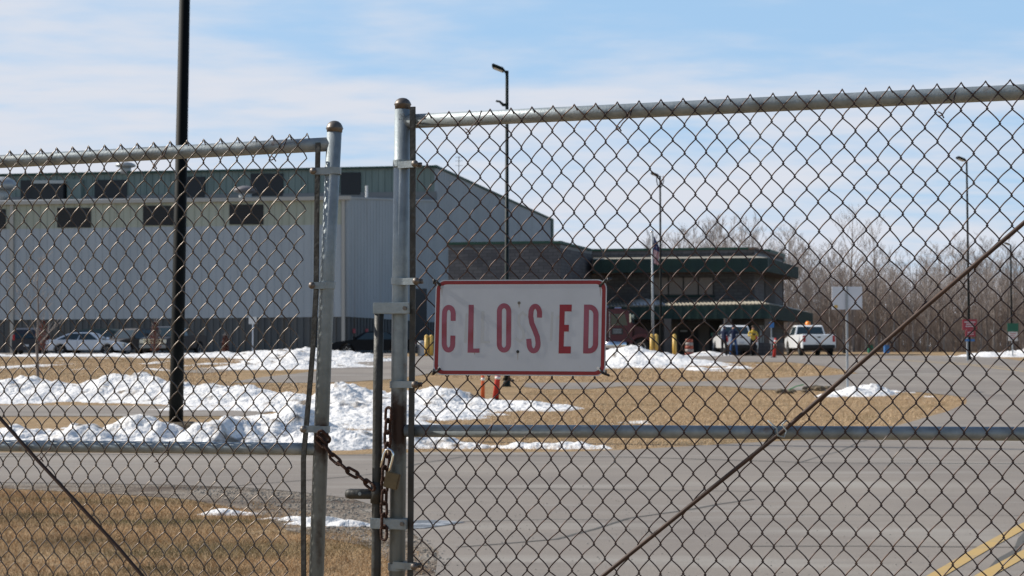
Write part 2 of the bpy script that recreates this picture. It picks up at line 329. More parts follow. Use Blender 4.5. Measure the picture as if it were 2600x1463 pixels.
def ribs(b, pl, tl, tr, br, bl, sp, w, dp, off, mi=0):
    A, B_, C, D = [pl.hit(*q, off) for q in (tl, tr, br, bl)]
    L = (B_ - A).length; n = int(L / sp)
    for i in range(1, n):
        t = i / n; top = A.lerp(B_, t); bot = D.lerp(C, t)
        h = (top - bot) / 2
        b.obox((top + bot) / 2 + pl.n * dp / 2, pl.u * w / 2, pl.n * dp / 2, h, mi)
def fbm(x, y, s, o=4, seed=0.0):
    return noise.fractal(Vector((x * s + seed, y * s - seed, seed * .37)), 1.0, 2.0, o)

# ------------------------------------------------------------------ ground
def frange(a, b, s):
    r = []; x = a
    while x < b - 1e-6: r.append(x); x += s
    return r
ys = [-15, -5, 3] + frange(8, 95, 1.0) + [95, 105, 120, 150, 200, 300, 600, 1500]
xs = [-900, -300, -120] + frange(-80, 90, 5.0) + [90, 150, 300, 900]
vs = [(x, y, gz(x, y)) for y in ys for x in xs]; nx = len(xs)
fs = [(j * nx + i, j * nx + i + 1, (j + 1) * nx + i + 1, (j + 1) * nx + i) for j in range(len(ys) - 1) for i in range(nx - 1)]
b = MB(); b.add(vs, fs); tag(b.build('ground', 'grass'), kind='structure')
def sheet(name, pts, off, m, dense=None, grid=1.5, jag=0.0, parent=None):
    pp = []
    for i in range(len(pts)):
        a, c = pts[i], pts[(i + 1) % len(pts)]
        A, C = G(*a), G(*c); n = max(1, min(60, int((C - A).length / (dense or grid))))
        for k in range(n):
            t = k / n; w = A.lerp(C, t)
            if jag: w = w + Vector((fbm(w.x, w.y, .9, 3, 2.2), fbm(w.x, w.y, 0.9, 3, 7.7), 0)) * jag
            pp.append(w)
    n = len(pp); v2 = [Vector((p.x, p.y)) for p in pp]
    x0, x1 = min(p.x for p in v2), max(p.x for p in v2); y0, y1 = min(p.y for p in v2), max(p.y for p in v2)
    def inside(x, y):
        c = False; j = n - 1
        for i in range(n):
            if (v2[i].y > y) != (v2[j].y > y) and x < (v2[j].x - v2[i].x) * (y - v2[i].y) / (v2[j].y - v2[i].y) + v2[i].x: c = not c
            j = i
        return c
    y = y0 + grid / 2
    extra = []
    while y < y1:
        x = x0 + grid / 2
        while x < x1:
            if inside(x, y): extra.append(Vector((x, y)))
            x += grid * 2
        y += grid
    r = delaunay_2d_cdt(v2 + extra, [(i, (i + 1) % n) for i in range(n)], [], 1, 1e-5)
    b = MB(); b.add([(p.x, p.y, gz(p.x, p.y) + off) for p in r[0]], [tuple(f) for f in r[2]])
    o = b.build(name, m, parent, world=bool(parent)); fixn(o)
    if len(o.data.polygons) and sum(p.normal.z * p.area for p in o.data.polygons) < 0: o.data.flip_normals()
    return o
# main concrete: everything on the right, curving away round the two grass islands
main = [(-500, 1149), (0, 1150), (300, 1152), (880, 1156), (1100, 1149), (1300, 1150), (1450, 1149), (1600, 1143), (1860, 1128), (2030, 1118), (2180, 1100), (2275, 1081), (2361, 1058),
        (2430, 1035), (2458, 1019), (2450, 1010), (2415, 1005), (2337, 997), (2260, 994), (2100, 993), (1949, 991), (1833, 981), (1600, 980), (1500, 989), (1390, 989), (1330, 983), (1340, 973), (1600, 971), (1755, 970), (1910, 963), (2100, 954), (2182, 949),
        (2120, 935), (2060, 926), (2000, 920), (1900, 920), (1800, 920), (1700, 914), (1640, 905.5), (1900, 903.5), (2410, 903.5), (2600, 918), (2850, 938), (3300, 980), (3900, 1070), (3900, 1463), (3300, 1800), (1500, 1800), (1180, 1560), (1118, 1463), (1108, 1405), (1060, 1362), (1000, 1304), (900, 1270), (780, 1254), (640, 1242), (450, 1233), (200, 1230), (0, 1226), (-500, 1220)]
road = tag(sheet('road', main, .010, 'road', jag=.10), kind='structure')
drive = [(582, 972), (669, 958), (735, 951), (807, 942), (860, 928), (950, 915), (1000, 907), (1120, 903.5), (1650, 903.2), (1640, 907), (1545, 909), (1300, 925), (1120, 938), (1070, 953), (1000, 963), (900, 970), (793, 973)]
tag(sheet('driveway', drive, .010, 'road', jag=.12), kind='structure')
tag(sheet('side_path', [(-500, 1029), (0, 1030), (400, 1031), (660, 1034), (700, 1045), (640, 1058), (300, 1058), (-500, 1058)], .010, 'road', jag=.15), kind='structure')
tag(sheet('parking_lot', [(-900, 907), (500, 906.5), (900, 905), (1000, 903.6), (1000, 897), (-900, 897)], .010, 'road'), kind='structure')
tag(sheet('footpath', [(420, 945), (500, 939), (594, 930), (700, 925), (735, 927), (640, 938), (520, 948)], .010, 'road', jag=.2), kind='structure')
tag(sheet('gravel_verge', [(-500, 1216), (0, 1222), (450, 1228), (640, 1236), (780, 1246), (900, 1262), (1000, 1292), (1070, 1352), (1125, 1400), (1145, 1463), (1200, 1580), (1010, 1580), (1030, 1463), (1000, 1440), (930, 1385), (760, 1348), (640, 1300), (480, 1268), (300, 1256), (0, 1240), (-500, 1233)], .005, 'gravel', grid=.8, jag=.12), kind='structure')
# joints, cracks and one long thin dark line on the concrete, painted lines
def strip(name, pts, w, off, m, parent, jag=0):
    pp = []
    for i in range(len(pts) - 1):
        A, C = G(*pts[i]), G(*pts[i + 1]); n = max(1, int((C - A).length / .5))
        for k in range(n): pp.append(A.lerp(C, k / n))
    pp.append(G(*pts[-1]))
    b = MB(); L = []; Rr = []
    for i, p in enumerate(pp):
        d = pp[min(i + 1, len(pp) - 1)] - pp[max(i - 1, 0)]; d.z = 0; d.normalize(); q = Vector((-d.y, d.x, 0))
        j = q * (fbm(p.x, p.y, 2.5, 3, 4.4) * jag); ww = w / 2 * (1 + (.5 * fbm(p.x, p.y, 3, 2, 9) if jag else 0))
        L.append(p + q * ww + j); Rr.append(p - q * ww + j)
    vs = [Vector((v.x, v.y, gz(v.x, v.y) + off)) for v in L + Rr]; n = len(pp)
    b.add(vs, [(i, i + n, i + n + 1, i + 1) for i in range(n - 1)]); o = b.build(name, m, parent, world=bool(parent)); fixn(o)
    if sum(p.normal.z for p in o.data.polygons) < 0: o.data.flip_normals()
    return o
J = [([(-300, 1155), (1100, 1158), (1600, 1163), (1900, 1172), (2080, 1178), (2600, 1180), (3000, 1183)], .07, 0.02), ([(560, 1240), (640, 1233), (780, 1222), (880, 1213), (1000, 1200), (1060, 1180), (1180, 1162)], .035, .06),  # first entry: the long thin dark line running left to right
     ([(1060, 1241), (1400, 1244), (1700, 1248), (2000, 1252)], .02, .02), ([(1170, 1328), (1400, 1322), (1600, 1324)], .02, .03),
     ([(1160, 1393), (1280, 1387), (1400, 1372), (1500, 1345), (1600, 1320), (1750, 1297), (1900, 1270)], .035, .10),
     ([(1900, 1310), (2200, 1311), (2600, 1313)], .018, .02), ([(1900, 1391), (2200, 1391), (2590, 1394)], .022, .02),
     ([(2020, 1180), (2060, 1168), (2130, 1148), (2200, 1120)], .03, .1), ([(2510, 1463), (2545, 1425), (2570, 1400), (2600, 1372), (2700, 1290)], .05, .16), ([(-100, 1166), (60, 1160), (150, 1158)], .05, .1)]
for pts, w, jg in J: strip('pavement_line', pts, w, .013, 'joint', road, jg)
cl = [(2383, 1463), (2490, 1400), (2600, 1339), (2800, 1250), (3100, 1160)]; cl2 = [(2505, 1463), (2600, 1411), (2800, 1310), (3100, 1200)]
strip('painted_line', [(2150, 1610)] + cl, .105, .014, 'yellow_paint', road); strip('painted_line', [(2260, 1610)] + cl2, .105, .014, 'yellow_paint', road)
strip('painted_line', [(2240, 914), (2306, 917), (2450, 927), (2600, 944), (2800, 975)], .13, .014, 'yellow_paint', road)
strip('painted_line', [(2060, 909), (2200, 911), (2400, 920), (2600, 938), (2800, 965)], .10, .014, 'yellow_paint', road)
tag(sheet('puddle', [(1050, 1326), (1110, 1325), (1180, 1330), (1130, 1338), (1075, 1346), (1045, 1347)], .015, 'water', grid=.4, jag=.03), kind='structure')

# ------------------------------------------------------------------ snow banks (height fields made of blobs)
def bank(name, label, blobs, box, step, lump=.35, seed=1.0, hs=.80, fine=.05):
    """blobs: (px, D, rx, ry, h); box: px0, D0, px1, D1"""
    bl = [((px - CX) / F * D, D, rx, ry, h) for px, D, rx, ry, h in blobs]
    x0 = min(q[0] - 1.7 * q[2] for q in bl); x1 = max(q[0] + 1.7 * q[2] for q in bl); y0 = min(q[1] - 1.7 * q[3] for q in bl); y1 = max(q[1] + 1.7 * q[3] for q in bl)
    nx_, ny_ = int((x1 - x0) / step) + 2, int((y1 - y0) / (step * 1.0)) + 2
    H = []; vs = []
    for j in range(ny_):
        for i in range(nx_):
            x = x0 + i * step; y = y0 + j * step
            h = 0
            for bx, by, rx, ry, hh in bl:
                d = ((x - bx) / rx) ** 2 + ((y - by) / ry) ** 2
                if d < 6: h = max(h, hh * math.exp(-d * 1.1)) + .15 * hh * math.exp(-d * 1.1)
            n_ = fbm(x, y, .55, 5, seed); rn = 1 - abs(fbm(x, y, 1.3, 4, seed + 3)); cl_ = fbm(x, y, 3.8, 4, seed + 9)
            z = hs * h * (1 + lump * n_ + .22 * (rn - .6)) + fine * cl_ * (.35 + min(1, h * 2)) + fine * .55 * fbm(x, y, 9.0, 3, seed + 5) * min(1, h * 3) - .05 + .085 * n_ + fine * .9 * (.35 - abs(fbm(x, y, 2.6, 3, seed + 6))) * min(1, h * 4)
            H.append(z); vs.append((x, y, gz(x, y) + z))
    fs = []
    for j in range(ny_ - 1):
        for i in range(nx_ - 1):
            q = (j * nx_ + i, j * nx_ + i + 1, (j + 1) * nx_ + i + 1, (j + 1) * nx_ + i)
            if max(H[k] for k in q) > 0.0: fs.append(q)
    used = sorted({k for f in fs for k in f}); mp_ = {k: n for n, k in enumerate(used)}
    b = MB(); b.add([vs[k] for k in used], [tuple(mp_[k] for k in f) for f in fs]); o = b.build(name, 'snow', smooth=True); tag(o, label, 'snow bank'); 
    return o
bank('snow_bank', 'lumpy ploughed snow bank round the foot of the thick black pole',
     [(-150, 24.3, 1.6, .9, .45), (30, 24.0, .9, .8, .42), (110, 23.4, .8, .6, .22), (215, 24.0, .8, .7, .30), (300, 25.2, .7, .6, .32), (372, 24.8, .65, .7, .50), (400, 23.6, .8, .5, .16), (520, 24.0, .5, .6, .42), (585, 24.6, .7, .8, .46), (665, 25.0, .8, .9, .46), (745, 26.5, .8, .9, .52), (800, 24.5, .8, 1.0, .36), (860, 23.6, .9, .7, .30),
      (930, 24.0, .9, .8, .22), (1010, 23.6, .9, .55, .22), (1100, 23.9, .8, .5, .24), (1180, 23.5, .7, .4, .17), (1290, 23.5, .7, .35, .12), (1420, 23.4, .7, .32, .15), (1500, 23.3, .4, .25, .09), (900, 26.5, 1.5, 1.5, .10)], None, .05, seed=1.3, fine=.06, hs=.66)
bank('snow_bank', 'long smooth snow ridge beyond the grey side path, behind the black pole',
     [(-300, 42, 2.5, 1.8, .5), (-100, 42.5, 2.2, 1.8, .52), (40, 42.2, 1.4, 1.9, .56), (120, 42, 1.4, 1.8, .46), (200, 41.8, 1.4, 1.7, .48), (265, 42, 1.1, 1.8, .60), (345, 42, 1.5, 1.8, .52), (430, 41.5, 1.5, 1.7, .42), (520, 41, 1.5, 1.6, .40), (610, 40, 1.5, 1.5, .32), (700, 39, 1.5, 1.5, .30), (770, 37, 1.2, 1.4, .32), (580, 36.6, 1.4, .7, .10)], None, .09, seed=4.1, fine=.05, hs=.74)
bank('snow_bank', 'wide snow heap melting out in a tongue behind the padlock',
     [(830, 37, 1.0, 1.6, .40), (880, 38.5, .9, 1.6, .62), (935, 38.5, 1.0, 1.5, .60), (1000, 38, .9, 1.5, .50), (1075, 37.8, .8, 1.2, .56), (1135, 37.5, .9, 1.4, .52), (1200, 37.0, 1.0, 1.4, .34), (870, 34, 1.3, 2.2, .36), (960, 33, 1.4, 2.3, .26), (1040, 33.5, 1.3, 2.2, .22), (880, 30.5, 1.2, 1.6, .20), (980, 30.3, 1.0, 1.0, .14), (1120, 35, 1.1, 1.6, .20), (1230, 36.8, 1.2, 1.6, .22), (1300, 36.8, 1.1, 1.2, .19), (1370, 36.8, .9, .9, .14), (1440, 37, .8, .55, .10), (1100, 31.2, .5, .35, .09), (1300, 39.3, .9, .5, .10)], None, .07, seed=7.7, fine=.055, hs=.62)
bank('snow_bank', 'snow heap beside the driveway behind the left gate post',
     [(560, 80, 3, 2.2, .22), (600, 86, 4, 2, .34), (690, 80, 2.2, 2.2, .40), (740, 76, 2, 2.5, .48), (790, 72, 2, 3, .55), (850, 72, 1.6, 3, .62), (900, 71, 1.3, 2, .36), (700, 64, 1.8, 2.5, .38), (760, 64, 1.5, 2.8, .58), (640, 61, 1.8, 1.2, .16), (590, 66, 1.6, 1.1, .10), (820, 64, 1.3, 2.2, .3)], None, .16, seed=2.9, fine=.07, hs=.66)
bank('snow_bank', 'snow heap in front of the maroon truck and yellow bollards',
     [(1560, 70, 1.4, 2.4, .50), (1600, 69, 1.3, 2.6, .66), (1650, 68, 1.4, 2.6, .55), (1700, 67, 1.5, 2.5, .42), (1760, 66, 1.5, 2.0, .26), (1520, 70, 1.4, 2.0, .3), (1810, 65, 1.2, 1.0, .12), (1600, 64, 2.2, 2.0, .22), (1700, 64, 1.6, 1.4, .16)], None, .13, seed=5.5, fine=.07, hs=.70)
bank('snow_bank', 'thin crust of snow on the kerb line between the two grass islands',
     [(1770, 60, .55, 1.0, .17), (1810, 60.5, .6, .8, .08), (1860, 61.5, .7, .8, .12), (1890, 62, .5, .6, .10)], None, .08, seed=8.2, fine=.03)
bank('snow_bank', 'small pointed snow heap at the foot of the blank white sign',
     [(2110, 42.6, .5, .6, .12), (2160, 43.4, .6, .9, .27), (2200, 44, .6, .9, .33), (2230, 44.5, .4, .7, .22), (2265, 45, .3, .35, .08)], None, .045, seed=3.3, fine=.05)
bank('snow_bank', 'low snow heap on the grass below the green and white board at far right',
     [(2500, 84, 1.3, 2, .26), (2550, 84, 1.4, 2, .36), (2610, 84, 1.6, 2, .44), (2700, 84, 2, 2, .4)], None, .14, seed=9.1, fine=.06)
bank('snow_bank', 'narrow white snow strip along the edge of the car park on the left',
     [(px, 87 + .6 * math.sin(px * .05), 2.3, 2.1, .17) for px in range(-160, 500, 75)], None, .2, seed=6.2, fine=.03)
bank('snow_bank', 'flat remnant of snow on brown grass below the dark car at far left',
     [(20, 62, 1, 1.2, .07), (60, 63, 1, 1.0, .11), (110, 63, .6, .9, .06)], None, .1, seed=1.9, fine=.03)
bank('snow_bank', 'patch of blue shaded snow beside the white pickup with the workers', [(1800, 92, 1.1, 1.5, .30), (1780, 90, 1, 1.2, .16)], None, .12, seed=2.1, fine=.05)
def crust(label, px, py, rx, ry, h=.07):
    g = G(px, py); return bank('snow_patch', label, [(px, g.y, rx, ry, h)], None, .02, seed=px * .01, fine=.012, lump=.8)
crust('long thin snow scrap in the near brown grass at far left', 105, 1292, .30, .10, .06)
crust('thin snow scrap in the near grass left of the leaning gate post', 560, 1307, .28, .09, .06)
crust('tiny lump of snow alone in the near brown grass', 472, 1371, .06, .10, .08)
b1 = bank('snow_patch', 'streak of dirty snow along the gravel verge between the gate posts', [(690, 13.75, .22, .055, .040), (745, 13.62, .20, .05, .040), (830, 13.35, .26, .035, .042), (900, 13.2, .2, .035, .042)], None, .02, seed=5.1, fine=.014, lump=.7)

# ------------------------------------------------------------------ grass blades, stones
def inpoly(pts):
    def f(x, y):
        c = False; j = len(pts) - 1
        for i in range(len(pts)):
            a, q = pts[i], pts[j]
            if (a[1] > y) != (q[1] > y) and x < (q[0] - a[0]) * (y - a[1]) / (q[1] - a[1]) + a[0]: c = not c
            j = i
        return c
    return f
def proj(x, y, z):
    """world -> pixel"""
    yy = y * cp + (z - EYE) * spn; zz_ = -y * spn + (z - EYE) * cp
    return CX + F * x / yy, CY - F * zz_ / yy
road_in = inpoly(main)
def blades(name, label, poly, n, ln, wd, seed, mt='blade'):
    rnd = random.Random(seed); f = inpoly(poly); W_ = [G(*p) for p in poly]
    x0, x1 = min(p.x for p in W_), max(p.x for p in W_); y0, y1 = min(p.y for p in W_), max(p.y for p in W_)
    vs = []; fs = []; tries = 0
    while len(fs) < n and tries < n * 8:
        tries += 1
        x = rnd.uniform(x0, x1); y = rnd.uniform(y0, y1); z = gz(x, y)
        px, py = proj(x, y, z)
        if not f(px, py): continue
        d = fbm(x, y, .8, 4, 3.1)
        if d < -.95: continue
        L = ln * rnd.uniform(.4, 1.2) * (1 + .5 * d); a = rnd.uniform(0, 6.283); lean = rnd.uniform(.5, 1.35)
        tip = Vector((math.cos(a) * math.sin(lean), math.sin(a) * math.sin(lean), math.cos(lean))) * L
        q = Vector((-math.sin(a + .6), math.cos(a + .6), 0)) * wd; c = Vector((x, y, z + .001)); o = len(vs)
        mid = c + tip * .55 + Vector((0, 0, .12 * L))
        vs += [c - q, c + q, mid + q * .7, mid - q * .7, c + tip]; fs += [(o, o + 1, o + 2, o + 3), (o + 3, o + 2, o + 4)]
    b = MB(); b.add(vs, fs); return tag(b.build(name, mt), label, 'grass', kind='stuff')
near = [(-60, 1243), (0, 1244), (300, 1260), (480, 1272), (640, 1300), (760, 1338), (930, 1376), (1000, 1430), (1030, 1463), (1050, 1560), (-60, 1560)]
blades('dry_grass', 'short dry brown grass in the near left corner behind the gate', near, 150000, .055, .0015, 1, 'blade2')
blades('dry_grass', 'sparse dry tufts in the gravel verge', [(640, 1275), (900, 1330), (1060, 1400), (1090, 1463), (1000, 1463), (900, 1375), (640, 1302)], 6500, .05, .0017, 5, 'blade2')
isl = [(1500, 992), (1833, 982), (1949, 993), (2100, 995), (2260, 996), (2415, 1007), (2450, 1018), (2361, 1056), (2275, 1079), (2030, 1116), (1860, 1126), (1600, 1141), (1300, 1147), (1100, 1146), (850, 1140), (850, 1090), (1100, 1060), (1300, 1020), (1330, 990)]
blades('dry_grass', 'dry tan grass on the rounded island by the road bend', isl, 120000, .075, .0032, 2)
blades('dry_grass', 'dry tan grass on the further island by the parked trucks', [(1070, 955), (1300, 928), (1640, 912), (1800, 922), (2000, 922), (2100, 936), (2170, 949), (1910, 961), (1600, 969), (1300, 971)], 50000, .08, .0065, 3)
blades('dry_grass', 'dry tan grass on the left between the snow ridge and the car park', [(-60, 912), (600, 910), (640, 930), (560, 965), (600, 975), (800, 976), (790, 1000), (-60, 960)], 55000, .08, .0065, 4)
rnd = random.Random(11); b = MB(); f_ = inpoly([(430, 1236), (640, 1242), (850, 1262), (1000, 1300), (1060, 1360), (1130, 1400), (1170, 1463), (1050, 1463), (900, 1372), (640, 1290)])
k = 0
while k < 1500:
    x = rnd.uniform(-4, -.4); y = rnd.uniform(10.2, 17)
    px, py = proj(x, y, 0)
    if not f_(px, py): continue
    k += 1; r = rnd.uniform(.003, .011) * (1.6 if rnd.random() < .08 else 1); vv = []
    for zz2, rr in ((-r * .3, r * .8), (r * .35, r), (r * .8, r * .5)):
        for t in range(5): vv.append((x + math.cos(t * 1.257) * rr * rnd.uniform(.7, 1.2), y + math.sin(t * 1.257) * rr * rnd.uniform(.7, 1.2), zz2 + .008))
    k2 = 0
    b.add(vv, [(0, 1, 6, 5), (1, 2, 7, 6), (2, 3, 8, 7), (3, 4, 9, 8), (4, 0, 5, 9), (5, 6, 11, 10), (6, 7, 12, 11), (7, 8, 13, 12), (8, 9, 14, 13), (9, 5, 10, 14), (10, 11, 12, 13, 14)])
rnd = random.Random(12)
for k in range(700):
    x = rnd.gauss(.2, 2.2); y = 10.2 + abs(rnd.gauss(0, 4.5)); px, py = proj(x, y, 0)
    if not road_in(px, py): continue
    r = rnd.uniform(.002, .008); b.add([(x + r * math.cos(q * 1.257) * 1.2, y + r * math.sin(q * 1.257), .011) for q in range(5)] + [(x, y, .011 + r)], [(q, (q + 1) % 5, 5) for q in range(5)])
tag(b.build('gravel', 'stone'), 'loose gravel scattered on the verge behind the gate posts', 'gravel', kind='stuff')
def clod(label, pts, seed, name='dirt_clods', m='dirt'):
    rnd = random.Random(seed); g0 = G(pts[0][0], pts[0][1]); t_ = thing(name, label, 'dirt clods', g0)
    for px, py, r in pts:
        g = G(px, py)
        for q in range(4):
            b = MB(); c = g + Vector((rnd.uniform(-1, 1) * r * 1.4, rnd.uniform(-1, 1) * r, rnd.uniform(0, r * .3))); vv = []; n = 8; rr = r * rnd.uniform(.45, .8)
            for iz in range(4):
                ph = -.3 + iz * .62
                for t in range(n):
                    k_ = rr * math.cos(ph) * (1 + .25 * fbm(t * 1.7 + px, iz * 2.3, 1, 2, q)); vv.append(c + Vector((k_ * math.cos(t * .785), k_ * math.sin(t * .785), rr * .55 * math.sin(ph))))
            b.add(vv, [(i * n + t, i * n + (t + 1) % n, (i + 1) * n + (t + 1) % n, (i + 1) * n + t) for i in range(3) for t in range(n)] + [tuple(3 * n + t for t in range(n))]); b.build('clod', m, t_, world=True)
    return t_
dc = clod('dark turned earth with a green strap beside the pointed snow heap', [(1985, 1000, .22), (2020, 997, .2), (2050, 992, .25), (2080, 990, .2)], 2)
b = MB(); b.tube([G(2000, 1000) + Vector((0, -.2, .12)), G(2020, 998) + Vector((0, -.2, .2)), G(2035, 994) + Vector((0, -.3, .2))], .018, 5); b.build('strap', 'green_strap', dc, world=True)
clod('dark earth clods in the snow crust at the near edge of the rounded island', [(1345, 1130, .07), (1365, 1131, .06), (1437, 1128, .09), (1452, 1130, .06)], 3)
clod('brown earth clump poking out of the near snow bank left of the black pole', [(245, 1102, .10), (262, 1106, .07)], 4)
clod('small dark clod in the melting snow tongue behind the sign', [(1098, 1034, .09)], 5)

# ------------------------------------------------------------------ warehouse
wh = thing('warehouse', 'long pale metal warehouse with dark ribbed base and louvred upper storey', 'building', (-20, 130, .95))
FP = Plane(0, 131.8, 884, 125.0)
c0 = FP.hit(884, HOR); EPb = c0 + Vector((.345, 1, 0)) * 55
EP = Plane.__new__(Plane); EP.a = c0.copy(); EP.b = EPb; EP.u = (EPb - c0).normalized(); EP.n = Vector((EP.u.y, -EP.u.x, 0))
k0 = EP.hit(1111, HOR); CP = Plane.__new__(Plane); CP.a = k0 - FP.u * 40; CP.b = k0; CP.u = FP.u.copy(); CP.n = FP.n.copy()
LX = -420
def yl(y0, y884, x): return y0 + (y884 - y0) * x / 884.0
b = MB()
fr = [FP.hit(x, y) for x, y in ((LX, yl(582, 570, LX)), (884, 570), (884, 804.5), (LX, yl(812.8, 804.5, LX)))]; b.prism(fr, [p - FP.n * .3 for p in fr])
ribs(b, FP, (LX, yl(582, 570, LX)), (884, 570), (884, 804.5), (LX, yl(812.8, 804.5, LX)), .62, .06, .022, 0)
fixn(b.build('wall', 'metal_white', wh, world=True))
b = MB(); fr = [FP.hit(x, y) for x, y in ((LX, yl(515, 503, LX)), (884, 503), (884, 570), (LX, yl(582, 570, LX)))]; b.prism(fr, [p - FP.n * .3 for p in fr])
ribs(b, FP, (LX, yl(520, 508, LX)), (884, 508), (884, 570), (LX, yl(582, 570, LX)), .62, .08, .045, 0)
o = fixn(b.build('wall', 'metal_green', wh, world=True)); o['label'] = 'sage green upper band of the wall'
b = MB(); fr = [FP.hit(x, y, -.12) for x, y in ((LX, yl(812.8, 804.5, LX)), (884, 804.5), (884, 908), (LX, 908))]; b.prism(fr, [p - FP.n * .3 for p in fr])
ribs(b, FP, (LX, yl(812.8, 804.5, LX)), (884, 804.5), (884, 906), (LX, 906), .55, .22, .08, -.12)
o = fixn(b.build('wall_base', 'wainscot', wh, world=True))
panel('gutter', FP, [(LX, yl(511, 497.7, LX)), (889, 497.7), (889, 507), (LX, yl(520, 507, LX))], .35, .35, 'beige', wh)
for x in (29, 871): panel('downspout', FP, rect(x - 4, yl(519, 507, x), x + 4, 904), .2, .14, 'beige', wh)
for x0, x1, y0, y1 in ((-285, -200, 535, 585), (-70, 14.5, 531, 581), (145, 230, 528, 578), (363, 450, 522.5, 572.5), (582, 668, 519.5, 570), ):
    w = panel('louvre', FP, rect(x0, y0, x1, y1), .07, .10, 'dark_open', wh)
    b = MB()
    for i in range(7):
        y = y0 + (y1 - y0) * (i + .5) / 7; q = [FP.hit(x0 + 1, y, .075), FP.hit(x1 - 1, y, .075)]; b.obox((q[0] + q[1]) / 2, (q[1] - q[0]) / 2, FP.n * .03, Vector((0, 0, .05)))
    b.build('slat', 'trim_black', w, world=True)
# end wall
pts = [(884, 503), (1111, 511), (1111, 421), (1404, 559), (1404, 838), (1111, 819), (884, 804.5)]
b = MB(); fr = [EP.hit(x, y) for x, y in pts]; b.prism(fr, [p - EP.n * .3 for p in fr])
for i in range(1, 88):
    t = i / 88; q = c0.lerp(EP.hit(1404, HOR), t); pxq, _ = proj(q.x, q.y, q.z)
    yt = 503 + 8 * (pxq - 884) / 227 if pxq < 1111 else 421 + 138 * (pxq - 1111) / 293
    yb = 804.5 + (pxq - 884) * .064
    tp, bt = EP.hit(pxq, yt + 2), EP.hit(pxq, yb); b.obox((tp + bt) / 2 + EP.n * .008, EP.u * .03, EP.n * .008, (tp - bt) / 2)
fixn(b.build('end_wall', 'metal_white2', wh, world=True))
b = MB(); fr = [EP.hit(x, y, -.10) for x, y in ((884, 804.5), (1404, 838), (1404, 905), (884, 908))]; b.prism(fr, [p - EP.n * .3 for p in fr])
ribs(b, EP, (884, 804.5), (1404, 838), (1404, 905), (884, 906), .6, .22, .08, -.10); fixn(b.build('wall_base', 'wainscot', wh, world=True))
panel('door', EP, rect(1055, 733, 1084, 899), .06, .1, 'dark_open', wh)
panel('edge_trim', EP, [(884, 500.5), (1111, 508.5), (1111, 512), (884, 504)], .10, .12, 'metal_white', wh)
# clerestory
b = MB(); T0, T1 = (LX, 452), (1108, 421); fr = [CP.hit(x, y) for x, y in (T0, T1, (1108, 508), (LX, 512))]; b.prism(fr, [p - CP.n * .3 for p in fr])
ribs(b, CP, (LX, 458), (1108, 426), (1108, 486), (LX, 506), .62, .12, .07, 0); fixn(b.build('clerestory', 'clere', wh, world=True))
panel('flashing', CP, [(LX, 506), (1108, 486), (1108, 509), (LX, 514)], .12, .12, 'roof_grey', wh)
panel('eave_trim', CP, [(LX, 450), (1110, 419.5), (1110, 424), (LX, 455)], .35, .4, 'trim_green', wh)
panel('verge_trim', EP, [(1108, 419), (1406, 556.5), (1406, 561), (1108, 424.5)], .12, .3, 'trim_green', wh)
panel('corner_trim', EP, [(1401, 559), (1406, 560), (1406, 620), (1401, 620)], .1, .15, 'trim_green', wh)
for x0, x1, y0, y1 in ((52, 82, 458, 505), (240, 322, 457, 503), (444, 520, 449, 501), (636, 718, 441, 498), (865, 915, 438, 495)):
    w = panel('louvre', CP, rect(x0, y0, x1, y1), .14, .15, 'dark_open', wh)
w = panel('hood', CP, rect(82, 461, 160, 507), .9, .9, 'dark_open', wh); panel('lip', CP, rect(80, 458, 162, 466), 1.0, 1.0, 'vent', w)
panel('service_door', CP, rect(170, 455, 205, 506), .6, .6, 'clere', wh)
# roofs and rear
def quadslab(name, pts, th, m, parent):
    b = MB(); up = [Vector(p) for p in pts]; b.prism(up, [p - Vector((0, 0, th)) for p in up]); return fixn(b.build(name, m, parent, world=True))
quadslab('lean_roof', [FP.hit(LX, yl(512, 500, LX)), FP.hit(884, 500), EP.hit(1111, 508), CP.hit(1108, 505), CP.hit(LX, 511)], .2, 'roof_grey', wh)
e0 = CP.hit(LX, 451); e1 = EP.hit(1110, 420); e2 = EP.hit(1404, 558); e3 = e2 - FP.u * (e1 - e0).length
quadslab('main_roof', [e0, e1, e2, e3], .2, 'roof_grey', wh)
quadslab('rear_wall', [Vector((e2.x, e2.y, e2.z - .3)), Vector((e3.x, e3.y, e3.z - .3)), Vector((e3.x, e3.y + .3, e3.z - .3)), Vector((e2.x, e2.y + .3, e2.z - .3))], e2.z - 1.2, 'metal_white2', wh)
# roof furniture
def roofvent(px, y0, y1, r, D, label, dark=False):
    base = P(px, y1, D); h = (y1 - y0) / F * D
    t = thing('roof_vent', label, 'roof vent', base)
    b = MB(); b.lathe((0, 0, -.3), [(r * .55, 0), (r * .55, .3 + h * .45)], 16); b.build('stack', 'vent', t, True)
    b = MB(); b.lathe((0, 0, h * .42), [(r * .8, 0), (r, h * .08), (r, h * .25), (r * .75, h * .42), (r * .3, h * .56), (r * .05, h * .58)], 18); b.build('hood', 'vent_dark' if dark else 'vent', t, True)
roofvent(319, 411, 434, .95, 150, 'round metal roof vent on top of the warehouse ridge')
roofvent(8, 449, 506, 1.3, 142, 'large round vent standing on the lower warehouse roof at far left')
roofvent(623, 472, 502, 1.0, 134, 'brown domed vent on the lower warehouse roof', True)
b = MB(); q = P(931, 505, 131); b.tube([q, q + Vector((0, 0, 1.1))], .11, 8); tag(b.build('vent_pipe', 'swhite'), 'thin white vent pipe on the lower warehouse roof', 'vent pipe')
an = thing('antenna', 'thin lattice antenna above the sloping warehouse roof', 'antenna', P(1165, 447, 150)); b = MB()
